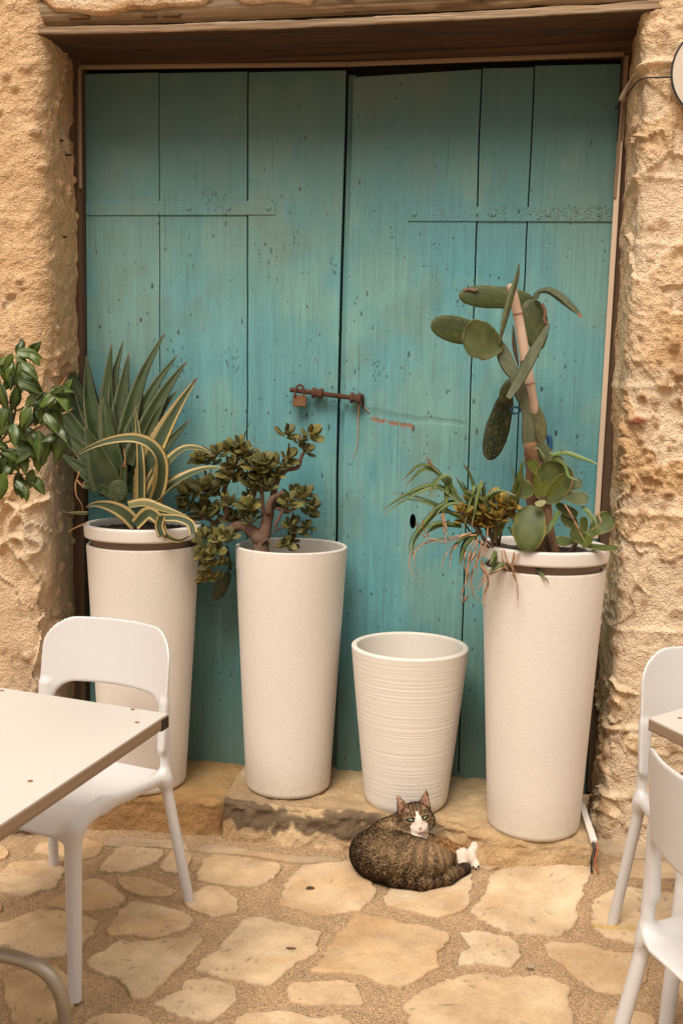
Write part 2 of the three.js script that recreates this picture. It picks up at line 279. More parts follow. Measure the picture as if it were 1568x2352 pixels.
function rightWall(s, y, x, z) {
  const face = sstep(0.18, 0.32, s), w = [s + 0.07 * fbm(s * 6, y * 6, 1.5), y + 0.05 * fbm(s * 6 + 9, y * 6, 2.5)];
  const course = y + 0.05 * fbm(s * 3, y * 1.5, 0.4, 2);
  let d = 0.018 * fbm(s * 3.2, y * 2.6, 5.3, 3) + 0.010 * fbm(w[0] * 9, w[1] * 12, 5.7, 4) + 0.009 * fbm(s * 34, y * 40, 5.2, 4) * (0.35 + 0.65 * face) + 0.004 * noise(s * 110, y * 110, 5.4) * face;
  for (const [cy, k] of [[2.46, 1], [2.13, 1], [1.93, 0.6], [1.52, 0.7], [1.12, 0.5], [0.75, 0.8], [0.42, 1], [0.2, 1]]) { const t = course - cy; d -= 0.017 * k * Math.exp(-Math.pow(t / 0.010, 2)) * (0.3 + 0.7 * face); d += 0.008 * k * (0.3 + 0.7 * face) * sstep(0.075, 0.01, t) * sstep(-0.004, 0.006, t); }
  const por = sstep(-0.02, 0.22, fbm(s * 4 + 30, y * 3.1, 5.9, 3));           // porous courses
  const p1 = pits(w[0], w[1], 26, 0.42, 11), p2 = pits(w[0] + 3, w[1], 13, 0.34, 13), p3 = pits(w[0] + 5, w[1], 55, 0.42, 17) * por;
  d -= (0.012 * p1 * por + 0.018 * p2 * (0.3 + 0.7 * por) + 0.005 * p3) * (0.15 + 0.85 * face);
  const lay = fbm(w[0] * 4 + 60, w[1] * 4.2, 5.1, 4), smooth = sstep(0.04, 0.09, lay + 0.06 * sstep(1.0, 0.4, y)) * sstep(0.2, 0.3, s); // smoother plaster flakes left on the stone
  d = lerp(d, 0.012 + 0.35 * d, smooth * 0.75);
  const rim = Math.exp(-Math.pow((lay - 0.055) / 0.012, 2)) * sstep(0.2, 0.3, s); d -= 0.007 * rim;
  const ck = Math.abs(fbm(s * 5 + 11, y * 4.3, 6.3, 3)); const crack = sstep(0.012, 0, ck) * Math.max(sstep(0.9, 0.6, y), sstep(0.05, 0.15, fbm(s * 2.5 + 7, y * 2.2, 6.9, 2))); d -= 0.018 * crack;
  d -= 0.02 * sstep(0.25, 0.05, y + 0.06 * noise(s * 9, 2.2)) * face;          // worn back at the foot
  d += 0.012 * (1 - face) * fbm(s * 14, y * 9, 6.6, 3);
  const hole = Math.exp(-Math.pow((y - 1.405 - 0.012 * noise(s * 60, y * 60)) / 0.016, 4) - Math.pow((s - 0.37) / 0.026, 4)); d -= 0.03 * hole;
  let near = 0; for (const cy of [2.46, 2.13, 1.93, 1.52, 1.12, 0.75, 0.42, 0.2]) near = Math.max(near, Math.exp(-Math.pow((course - cy - 0.03) / 0.028, 2)));
  let c = mix3(PL, [0.70, 0.50, 0.295], clamp(0.5 + fbm(s * 5, y * 5, 5.1, 3)));
  c = mix3(c, PL2, 0.75 * por * (1 - smooth)); c = mix3(c, PLPALE, Math.max(smooth * 0.8, near * 0.75));
  c = mix3(c, [0.34, 0.18, 0.08], 0.6 * p2 + 0.45 * p1 * por + 0.3 * rim); c = mix3(c, [0.3, 0.07, 0.03], hole * 0.9);
  c = mix3(c, [0.30, 0.14, 0.06], 0.6 * sstep(0.8, 0.95, hash(Math.floor(w[0] * 30), Math.floor(w[1] * 30), 3)) * p1);
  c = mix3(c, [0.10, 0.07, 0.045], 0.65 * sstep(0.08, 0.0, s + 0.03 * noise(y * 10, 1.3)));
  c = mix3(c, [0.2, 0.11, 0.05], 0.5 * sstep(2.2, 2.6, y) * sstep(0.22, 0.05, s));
  return [d, c];
}
{
  const ys = range(-0.06, 2.9, 0.0062), du = (s) => (s < 0.75 ? 0.0056 : 0.03);
  const planL = [[-0.962, -0.08], [-0.958, 0.225], ...arc(-1.013, 0.235, 0.052, 0, Math.PI / 2), [-1.30, 0.292], [-1.75, 0.30]];
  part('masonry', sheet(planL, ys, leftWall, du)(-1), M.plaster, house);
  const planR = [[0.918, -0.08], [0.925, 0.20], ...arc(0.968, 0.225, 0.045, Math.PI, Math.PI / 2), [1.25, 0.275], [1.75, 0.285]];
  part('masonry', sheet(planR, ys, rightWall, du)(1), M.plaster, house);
  const blk = (x0, x1, y0, y1, z0, z1) => { const g = new THREE.BoxGeometry(x1 - x0, y1 - y0, z1 - z0); g.translate((x0 + x1) / 2, (y0 + y1) / 2, (z0 + z1) / 2); const n = g.attributes.position.count, c = []; for (let i = 0; i < n; i++) c.push(...PL); g.setAttribute('color', new THREE.Float32BufferAttribute(c, 3)); return g; };
  part('masonry', blk(-5, -1.74, -0.1, 4.6, -0.3, 0.27), M.plaster, house);
  part('masonry', blk(1.74, 5, -0.1, 4.6, -0.3, 0.26), M.plaster, house);
  part('masonry', blk(-1.739, 1.739, 2.89, 4.6, -0.3, 0.26), M.plaster, house);
  part('masonry', blk(-1.739, -1.02, -0.1, 2.89, -0.3, 0.2), M.plaster, house);
  part('masonry', blk(1.02, 1.739, -0.1, 2.89, -0.3, 0.19), M.plaster, house);
  part('masonry', blk(-1.02, 1.02, 2.70, 2.889, -0.3, 0.18), M.plaster, house);

  // soffit plank, slightly sagging, thin lit front edge; above it a gap, a weathered beam and ragged plaster
  const sag = (x) => 2.6155 + 0.0165 * x - 0.012 * (1 - x * x * 1.1);
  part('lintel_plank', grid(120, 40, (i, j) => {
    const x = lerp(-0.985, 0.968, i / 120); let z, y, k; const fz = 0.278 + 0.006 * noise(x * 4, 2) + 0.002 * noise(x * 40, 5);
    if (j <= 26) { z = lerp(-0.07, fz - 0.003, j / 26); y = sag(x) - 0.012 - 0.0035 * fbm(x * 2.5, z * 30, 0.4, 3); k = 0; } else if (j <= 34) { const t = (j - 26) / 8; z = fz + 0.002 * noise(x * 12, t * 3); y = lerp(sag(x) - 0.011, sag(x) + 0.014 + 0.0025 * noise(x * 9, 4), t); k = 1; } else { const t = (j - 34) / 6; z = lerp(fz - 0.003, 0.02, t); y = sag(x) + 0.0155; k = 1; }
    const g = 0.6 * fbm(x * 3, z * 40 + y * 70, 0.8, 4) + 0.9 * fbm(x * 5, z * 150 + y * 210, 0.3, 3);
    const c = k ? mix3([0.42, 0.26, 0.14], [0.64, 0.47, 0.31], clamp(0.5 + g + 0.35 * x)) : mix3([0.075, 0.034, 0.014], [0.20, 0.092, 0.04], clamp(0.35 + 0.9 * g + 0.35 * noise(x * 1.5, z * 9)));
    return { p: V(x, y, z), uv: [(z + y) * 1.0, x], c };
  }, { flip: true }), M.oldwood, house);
  part('lintel_beam', grid(140, 20, (i, j) => {
    const x = lerp(-0.985, 0.985, i / 140), a = lerp(-0.75, 1.0, j / 20) * Math.PI * 0.5, r = 0.052 + 0.004 * noise(x * 3, 1.7);
    const y = 2.683 + 0.014 * x + 0.5 * 0.01 * noise(x * 2, 8), b = fbm(x * 3.2, a * 9, 0.4, 4), gr = fbm(x * 5, a * 22, 0.9, 3), ho = sstep(0.12, 0.3, fbm(x * 7 + 3, a * 5, 0.2, 3)) * sstep(0.1, 0.5, x + 0.3);
    const rr_ = r + 0.004 * gr - 0.007 * ho;
    const c = mix3(mix3([0.40, 0.25, 0.13], [0.62, 0.46, 0.30], clamp(0.5 + b)), [0.16, 0.08, 0.035], clamp(0.5 * ho + 0.6 * sstep(0.1, 0.5, -gr)));
    return { p: V(x, y + Math.sin(a) * rr_, 0.225 + Math.cos(a) * rr_), uv: [a * 0.06, x], c };
  }), M.oldwood, house);
  part('upper_plaster', grid(220, 60, (i, j) => {   // ragged lower edge rolls back onto the beam
    const x = lerp(-1.02, 1.02, i / 220), edge = 2.705 + 0.012 * x + 0.030 * fbm(x * 4 + 1, 3.3, 0.7, 4) - 0.04 * sstep(0.1, 0.25, fbm(x * 6 + 5, 1.1, 0.2, 2)) + 0.035 * sstep(0.15, 0.9, x) + 0.02 * sstep(-0.7, -0.95, x);
    const t = j / 60; let y, z;
    if (t < 0.2) { const q = t / 0.2; y = edge + 0.012 * (1 - Math.cos(q * 1.57)) - 0.004; z = 0.262 + 0.028 * Math.sin(q * 1.57); } else { y = lerp(edge + 0.008, 2.9, (t - 0.2) / 0.8); z = 0.29; }
    z += 0.007 * fbm(x * 16, y * 16, 0.5, 4) + 0.003 * noise(x * 80, y * 80, 0.2);
    const c = mix3(PLPALE, t < 0.25 ? [0.5, 0.27, 0.1] : PL, clamp(0.5 + fbm(x * 6, y * 6, 0.3, 3)));
    return { p: V(x, y, z), uv: [x, y], c };
  }), M.plaster, house);
  for (const [x, w] of [[-0.83, 0.07], [-0.60, 0.05], [-0.53, 0.06]]) { const g = box([w, 0.012, 0.03], V(x, 2.6425 - 0.0, 0.262), 0.005), n = g.attributes.position.count; g.setAttribute('color', new THREE.Float32BufferAttribute(Array.from({ length: n }, () => [0.36, 0.2, 0.09]).flat(), 3)); part('packing_piece', g, M.plaster, house); }
}

// ---------------------------------------------------------------- door frame and strips
{
  const f = thing('door_frame', 'narrow wooden frame strips edging the turquoise double door', 'door frame');
  const bar = (name, a, b, w, d, mat) => { // a straight batten from a to b
    const L = a.distanceTo(b), g = new RoundedBoxGeometry(w, L, d, 2, 0.0025), u = g.attributes.uv, p = g.attributes.position; for (let i = 0; i < p.count; i++) u.setXY(i, p.getX(i) + p.getZ(i), p.getY(i));
    const c = mat.vertexColors ? [] : null; if (c) { for (let i = 0; i < p.count; i++) c.push(0.15, 0.075, 0.035); g.setAttribute('color', new THREE.Float32BufferAttribute(c, 3)); }
    g.applyQuaternion(new THREE.Quaternion().setFromUnitVectors(V(0, 1, 0), b.clone().sub(a).normalize())); g.translate((a.x + b.x) / 2, (a.y + b.y) / 2, (a.z + b.z) / 2); return part(name, g, mat, f);
  };
  bar('post', V(-0.944, 0.1, 0.0), V(-0.942, 2.59, 0.0), 0.045, 0.07, M.darkwood);
  bar('post', V(0.917, 0.1, -0.01), V(0.917, 2.59, -0.01), 0.045, 0.05, M.darkwood);
  bar('head_rail', V(-0.93, 2.597, -0.005), V(0.93, 2.6, -0.005), 0.045, 0.06, M.darkwood);
  bar('batten', V(-0.925, 2.566, 0.035), V(0.0, 2.558, 0.035), 0.014, 0.012, M.palewood);
  bar('batten', V(0.001, 2.558, 0.035), V(0.895, 2.572, 0.035), 0.014, 0.012, M.palewood);
  bar('batten', V(-0.921, 2.16, 0.04), V(-0.922, 2.5585, 0.04), 0.012, 0.01, M.palewood);
  bar('batten', V(0.901, 2.3, 0.03), V(0.905, 2.57, 0.03), 0.014, 0.012, M.palewood);
  bar('batten', V(0.887, 2.12, 0.042), V(0.896, 2.42, 0.042), 0.010, 0.008, M.palewood);
  bar('long_strip', V(0.880, 1.0, 0.034), V(0.896, 2.30, 0.034), 0.017, 0.014, M.white_strip);
  for (let k = 0; k < 3; k++) { const g = new THREE.CylinderGeometry(0.0028, 0.0032, 0.02, 8); g.rotateZ(1.57); const [x, y, z] = [[-0.948, 2.29, 0.17], [-0.948, 2.26, 0.10], [-0.948, 1.98, 0.15]][k]; g.translate(x + 0.006, y, z); const n = thing('iron_nail', ['bent iron nail in left doorway reveal, uppermost of three', 'iron nail in left doorway reveal nearest the door frame', 'iron nail low in left doorway reveal above the flaking plaster'][k], 'nail', V(x, y, z), 'nails in the doorway reveal'); part('shank', g, M.cable, n); const h = new THREE.SphereGeometry(0.005, 8, 6); h.scale(0.5, 1, 1); h.translate(x + 0.017, y, z); part('nail_head', h, M.cable, n); }
}

// ---------------------------------------------------------------- the double door
const DW = 1.9, DH = 2.6, dU = (x) => (x + 0.95) / DW, dV = (y) => y / DH;
let doorColor, doorBump;
{
  const W = 1024, H = 1400, dark = new Float32Array(W * H), hgt = new Float32Array(W * H).fill(0.6), r = rng(5), warm = new Float32Array(W * H);
  const X = (x) => dU(x) * W, Y = (y) => dV(y) * H, sx = W / DW, sy = H / DH;
  const dab = (x, y, rx, ry, k, h, wm = 0) => { const cx = X(x), cy = Y(y), ax = rx * sx, ay = ry * sy; for (let j = Math.floor(cy - ay - 1); j <= cy + ay + 1; j++) for (let i = Math.floor(cx - ax - 1); i <= cx + ax + 1; i++) { if (i < 0 || j < 0 || i >= W || j >= H) continue; const q = Math.hypot((i - cx) / Math.max(ax, 0.7), (j - cy) / Math.max(ay, 0.7)); if (q < 1.2) { const a = sstep(1.2, 0.5, q), o = j * W + i; dark[o] = Math.max(dark[o], a * k); hgt[o] -= a * h; warm[o] = Math.max(warm[o], a * wm); } } };
  for (let k = 0; k < 620; k++) { const x = -0.92 + 1.8 * r(), y = 0.12 + 2.4 * r(), big = r() < 0.12; if (y > 2.1 && r() < 0.6) continue; dab(x, y, (big ? 0.0035 : 0.0018) * (0.6 + r()), (big ? 0.009 : 0.005) * (0.5 + r()), 0.55 + 0.4 * r(), 0.35); }
  for (let k = 0; k < 26; k++) for (let q = 0, x = -0.9 + 1.77 * r(), y = 0.2 + 2.0 * r(), n = 4 + r() * 9; q < n; q++) dab(x + (r() - 0.5) * 0.06, y + (r() - 0.5) * 0.08, 0.0016 + 0.001 * r(), 0.003 + 0.006 * r(), 0.4 + 0.4 * r(), 0.25);
  for (let k = 0; k < 11; k++) dab(-0.88 + k * 0.077 + 0.01 * r(), 1.395 + 0.008 * r(), 0.0022, 0.007, 0.85, 0.4);  // a row of nail slits
  for (let k = 0; k < 90; k++) { let x = -0.91 + 1.8 * r(), y = 0.15 + 2.2 * r(); const L = 0.05 + 0.3 * r() * r(); for (let t = 0; t < L; t += 0.0018) { x += (r() - 0.5) * 0.0005; dab(x, y + t, 0.0007, 0.002, 0.30, 0.10); } } // hairline checks
  for (let k = 0; k < 80; k++) { const a = r() * 6.3, x = -0.9 + 1.8 * r(), y = 0.3 + 1.6 * r(), L = 0.01 + 0.03 * r(); for (let t = 0; t < L; t += 0.0018) dab(x + Math.cos(a) * t, y + Math.sin(a) * t, 0.0008, 0.0012, 0.25, 0.14); } // scratches
  for (let k = 0; k < 36; k++) { const t = r(); dab(0.10 + 0.14 * t + 0.012 * r(), 1.385 - 0.022 * t + 0.012 * (r() - 0.5), 0.003 + 0.002 * r(), 0.004 + 0.005 * r(), 0.5, 0.1, 1); } // rusty scuffs beside the bolt
  for (let t = 0; t < 1; t += 0.004) dab(0.07 + 0.36 * t, 1.408 - 0.035 * t + 0.006 * noise(t * 9, 2), 0.014, 0.010 + 0.008 * (1 - t), 0.16 * (1 - t * 0.8), 0.02);
  for (let k = 0; k < 320; k++) dab(0.215 + 0.67 * Math.sqrt(r()), 2.078 + 0.05 * (r() - 0.5), 0.0012 + 0.0016 * r(), 0.0014 + 0.0018 * r(), 0.55 + 0.3 * r(), 0.2, r() < 0.3 ? 0.6 : 0); // scraped arc
  for (let k = 0; k < 9; k++) dab(-0.02 - 0.1 * r(), 1.44 + 0.02 * r(), 0.02, 0.008, 0.3, 0.02);
  doorColor = tex(W, H, (u, v, x, y) => {
    const o = y * W + x, wx = u * DW - 0.95, wy = v * DH;
    const big = fbm(wx * 2.2, wy * 1.6, 0.3, 4), streak = fbm(wx * 42, wy * 1.4, 0.7, 3), fine = fbm(wx * 160, wy * 9, 0.5, 2), blot = fbm(wx * 7 + 3, wy * 5, 0.9, 4), sp = noise(wx * 300, wy * 260);
    let c = mix3([0.070, 0.262, 0.300], [0.135, 0.318, 0.315], clamp(0.5 + 1.1 * big + 0.5 * blot));
    c = mix3(c, [0.20, 0.345, 0.29], 0.35 * sstep(0.05, 0.35, blot + 0.4 * big));
    const k = 1 + 0.20 * streak + 0.22 * fine + 0.06 * sp; c = c.map((q) => q * k);
    const grimeShade = clamp(sstep(1.7, 2.42, wy + 0.22 * big + 0.1 * streak)) * 0.72;    // some grime, plus the lintel shade painted into the upper boards
    c = mix3(c, [0.052, 0.075, 0.052], grimeShade);
    c = mix3(c, [0.11, 0.15, 0.10], 0.72 * sstep(0.75, 0.12, wy + 0.1 * streak));
    c = mix3(c, [0.13, 0.15, 0.10], 0.25 * sstep(0.12, 0.4, fbm(wx * 4 + 8, wy * 4, 0.6, 4)));
        c = mix3(c, [0.016, 0.022, 0.018], clamp(dark[o])); c = mix3(c, [0.32, 0.12, 0.05], clamp(warm[o]) * 0.8);
    return c.map((q) => Math.pow(clamp(q), 1 / 2.2));
  }, { srgb: true });
  doorBump = tex(W, H, (u, v, x, y) => { const wx = u * DW - 0.95, wy = v * DH; return clamp(hgt[y * W + x] + 0.24 * fbm(wx * 130, wy * 5, 0.6, 3) + 0.10 * fbm(wx * 30, wy * 14, 0.2, 3) + 0.05 * noise(wx * 330, wy * 220)); });
}
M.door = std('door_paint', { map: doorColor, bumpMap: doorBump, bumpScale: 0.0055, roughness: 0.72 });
{
  const door = thing('double_door', 'weathered turquoise plank double door with iron straps and a rusty bolt', 'door', V(0, 0.1, 0));
  const uvDoor = (g) => { const p = g.attributes.position, u = g.attributes.uv; for (let i = 0; i < p.count; i++) u.setXY(i, dU(p.getX(i)), dV(p.getY(i))); return g; };
  const wob = (s, y) => 0.0022 * noise(y * 2.1, s) + 0.001 * noise(y * 9, s + 4);
  function plank(x0, x1, y0, y1, z, s, top = [0, 0], hole) {
    const n = 40, sh = new THREE.Shape(), L = [], Rr = [];
    for (let i = 0; i <= n; i++) { const t = i / n, yl = lerp(y0, y1 + top[0], t), yr = lerp(y0, y1 + top[1], t); L.push([x0(yl), yl]); Rr.push([x1(yr), yr]); }
    sh.moveTo(...L[0]); for (const q of Rr) sh.lineTo(...q); for (const q of L.reverse()) sh.lineTo(...q); sh.closePath();
    if (hole) { const h = new THREE.Path(); h.absellipse(hole[0], hole[1], hole[2], hole[3], 0, Math.PI * 2, true); sh.holes.push(h); }
    const g = new THREE.ExtrudeGeometry(sh, { depth: 0.03, bevelEnabled: true, bevelThickness: 0.002, bevelSize: 0.0015, bevelOffset: -0.0015, bevelSegments: 2, curveSegments: 10 });
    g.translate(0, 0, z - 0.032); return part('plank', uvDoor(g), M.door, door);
  }
  const s1 = (y) => -0.6525 + wob(1, y), s2 = (y) => -0.332 - 0.006 * (y - 1.3) + wob(2, y), sm = (y) => -0.004 + 0.004 * (y - 1.3) + wob(3, y), s3 = (y) => 0.446 + 0.001 * noise(y * 6, 8) + wob(4, y), s4 = (y) => 0.6125 + 0.003 * (y - 2) + wob(5, y);
  plank((y) => -0.918, (y) => s1(y) - 0.0012, 0.1, 2.555, 0.001, 1); plank((y) => s1(y) + 0.0012, (y) => s2(y) - 0.0028, 0.1, 2.553, 0.0, 2);
  plank((y) => s2(y) + 0.002, (y) => sm(y) - 0.010, 0.1, 2.550, 0.002, 3);
  plank((y) => sm(y) - 0.004, (y) => sm(y) + 0.022, 0.1, 2.542, -0.022, 6);   // recessed rebate between the leaves
  plank((y) => sm(y) + 0.016, (y) => s3(y) - 0.0026, 0.085, 2.527, 0.003, 4, [0, 0.018], [0.259, 1.032, 0.0105, 0.027]);
  plank((y) => s3(y) + 0.0016, (y) => s4(y) - 0.002, 0.085, 2.548, 0.0015, 5); plank((y) => s4(y) + 0.002, (y) => 0.892, 0.085, 2.553, 0.002, 7);
  part('added_light_block', box([1.96, 2.62, 0.02], V(0, 1.37, -0.075), 0.004), M.black, door);  // unseen board added behind the planks to keep light out
  const strap = (x0, x1, y, z, riv, slope) => {
    const g = new RoundedBoxGeometry(x1 - x0, 0.047, 0.006, 2, 0.002); g.rotateZ(slope); g.translate((x0 + x1) / 2, y, z - 0.0026); const m = part('hinge_strap', uvDoor(g), M.door, door);
    for (const x of riv) { const h = new THREE.SphereGeometry(0.0095, 12, 8); h.scale(1, 1, 0.35); h.translate(x, y + (x - (x0 + x1) / 2) * slope, z + 0.0004); part('rivet', uvDoor(h), M.door, m); }
    return m;
  };
  strap(-0.917, -0.242, 2.1, 0.0045, [-0.265, -0.405, -0.545], 0.0);
  strap(0.213, 0.89, 2.077, 0.0065, [0.235, 0.5, 0.677, 0.845], -0.004);
}
// bolt, padlock, twine
const RUSTC = (s, a) => mix3([0.17, 0.07, 0.035], [0.09, 0.045, 0.03], clamp(0.5 + fbm(s * 8, a * 2, 0.3, 3)));
{
  const A = at(666, 895, 0.035), B = at(828, 916, 0.035), P = (t) => A.clone().lerp(B, t);
  const b = thing('door_bolt', 'rusty round iron sliding bolt joining the two turquoise door leaves', 'bolt', P(0.5));
  part('bolt_rod', tube([P(0), P(0.5), P(1)], 0.0085, { seg: 20, rs: 12, col: RUSTC, wob: 0.06 }), M.rust, b);
  for (const t of [0.39, 0.93]) {
    const D = B.clone().sub(A).normalize(), k = part('bolt_guide', tube([P(t).addScaledVector(D, -0.019), P(t), P(t).addScaledVector(D, 0.019)], (s) => 0.0165 + 0.003 * Math.cos((s - 0.5) * 9) * -1, { seg: 16, rs: 14, col: RUSTC, wob: 0.05 }), M.rust, b);
    part('spike', tube([P(t), P(t).setZ(0.0)], 0.007, { seg: 4, rs: 8, col: RUSTC }), M.rust, k);
  }
  part('end_plate', (() => { const g = box([0.009, 0.045, 0.006], at(833, 921, 0.012), 0.002); g.setAttribute('color', new THREE.Float32BufferAttribute(Array.from({ length: g.attributes.position.count }, () => [0.1, 0.045, 0.025]).flat(), 3)); return g; })(), M.rust, b);
  const c = at(688, 921, 0.04), l = thing('padlock', 'old brass padlock hanging from the rusty door bolt', 'padlock', c);
  const g = new RoundedBoxGeometry(0.046, 0.040, 0.018, 3, 0.004), p = g.attributes.position, cc = []; for (let i = 0; i < p.count; i++) cc.push(...mix3([0.26, 0.135, 0.06], [0.15, 0.075, 0.035], clamp(0.5 + fbm(p.getX(i) * 60 + 5, p.getY(i) * 60, 0.4, 2)))); g.setAttribute('color', new THREE.Float32BufferAttribute(cc, 3)); g.translate(c.x, c.y, c.z); part('lock_body', g, M.brass, l);
  const q = (x, y, z = 0) => V(c.x + x, c.y + y, c.z + z);
  part('shackle', tube([q(-0.014, 0.012, 0.008), q(-0.014, 0.032, 0.008), q(-0.008, 0.052, 0.0), q(0.004, 0.054, -0.002), q(0.014, 0.04, 0.002), q(0.015, 0.025, 0.004), q(0.015, 0.012, 0.006)], 0.0042, { seg: 24, rs: 8, col: RUSTC }), M.rust, l);
  const s = thing('frayed_twine', 'frayed pale twine dangling from the right end of the door bolt', 'string', at(826, 925, 0.012));
  part('strand', tube([at(824, 923, 0.014), at(822, 960, 0.008), at(822, 1000, 0.007), at(818, 1030, 0.008), at(808, 1056, 0.009)], (t) => 0.0028 * (1 - 0.8 * t), { seg: 20, rs: 6, wob: 0.3 }), M.string, s);
  part('strand', tube([at(826, 927, 0.014), at(838, 936, 0.01), at(848, 946, 0.008)], 0.002, { seg: 8, rs: 6 }), M.string, s);
}

// ---------------------------------------------------------------- doorstep
{
  const st = tag(thing('doorstep', 'worn stone doorstep of two uneven slabs below the turquoise door', null), null, null, null, 'structure');
  // section from the door to the front edge and down its face
  function slab(x0, x1, top, front, tint, seed_, rough, n = 150) {
    const m = 70;
    return grid(n, m, (i, j) => {
      const t = i / n, e = Math.min(1, Math.min(t, 1 - t) * 14), x = lerp(x0, x1, t) , T = top(x), F = front(x) - 0.012 * (1 - e) * (1 - e), r = 0.022; let y, z, ny, nz, s;
      if (j <= 40) { const q = j / 40; z = lerp(-0.08, F - r, Math.pow(q, 0.8)); y = T; ny = 1; nz = 0; s = z; } else if (j <= 50) { const a = (j - 40) / 10 * Math.PI / 2; z = F - r + r * Math.sin(a); y = T - r + r * Math.cos(a); ny = Math.cos(a); nz = Math.sin(a); s = F + a * r; } else { const q = (j - 50) / 20; y = lerp(T - r, -0.03, q); z = F + 0.012 * q; ny = 0; nz = 1; s = F + 0.05 + q * 0.1; }
      const d = rough * (0.5 * fbm(x * 9, s * 9, seed_, 3) + 0.55 * (0.35 + nz) * fbm(x * 22, s * 30, seed_ + 2, 4)) + 0.0025 * noise(x * 70, s * 70, seed_) - 0.006 * (1 - e);
      y += ny * d; z += nz * d; 
      return { p: V(x, y, z), uv: [x, s], c: tint(x, s, y, nz, z) };
    }, { flip: true });
  }
  const och = [0.44, 0.245, 0.085];
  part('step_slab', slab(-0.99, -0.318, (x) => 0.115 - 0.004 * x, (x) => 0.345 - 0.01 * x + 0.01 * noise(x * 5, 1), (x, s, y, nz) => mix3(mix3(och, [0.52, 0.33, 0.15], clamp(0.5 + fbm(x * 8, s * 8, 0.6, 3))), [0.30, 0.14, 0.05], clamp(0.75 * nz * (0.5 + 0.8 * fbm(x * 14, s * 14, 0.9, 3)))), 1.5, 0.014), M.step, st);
  part('step_slab', slab(-0.325, 0.865, (x) => 0.123 - 0.012 * x, (x) => 0.372 + 0.045 * (x + 0.32) + 0.085 * sstep(0.36, 0.62, x) + 0.018 * noise(x * 6, 4) - 0.03 * Math.exp(-Math.pow((x + 0.34) / 0.05, 2)) - 0.02 * sstep(0.6, 0.86, x), (x, s, y, nz, z) => {
    const w = x + 0.06 * fbm(x * 9, s * 9, 0.4, 3), n = fbm(x * 13, s * 22, 0.5, 4);
    let c = mix3([0.55, 0.36, 0.185], [0.64, 0.46, 0.27], clamp(0.5 + fbm(x * 7, s * 7, 0.7, 3)));
    const n3 = fbm(x * 34, s * 40, 0.8, 4), edge = sstep(0.362, 0.378, z + 0.04 * n + 0.03 * n3 + 0.03 * sstep(-0.1, -0.3, x)) * sstep(0.040, 0.054, y + 0.06 * n + 0.035 * n3);
    c = mix3(c, mix3([0.045, 0.028, 0.019], [0.12, 0.075, 0.05], clamp(0.5 + 1.5 * n3)), 0.8 * edge * sstep(0.27, 0.17, w));          // dark weathered crust along the left part of the edge
    c = mix3(c, [0.27, 0.18, 0.11], 0.5 * sstep(0.22, 0.3, z + 0.08 * n) * sstep(0.2, 0.05, w) * (1 - edge) * (nz < 0.4 ? 1 : 0));
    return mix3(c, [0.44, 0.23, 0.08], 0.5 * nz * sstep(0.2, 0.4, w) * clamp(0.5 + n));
  }, 3.1, 0.022, 240), M.step, st);
}

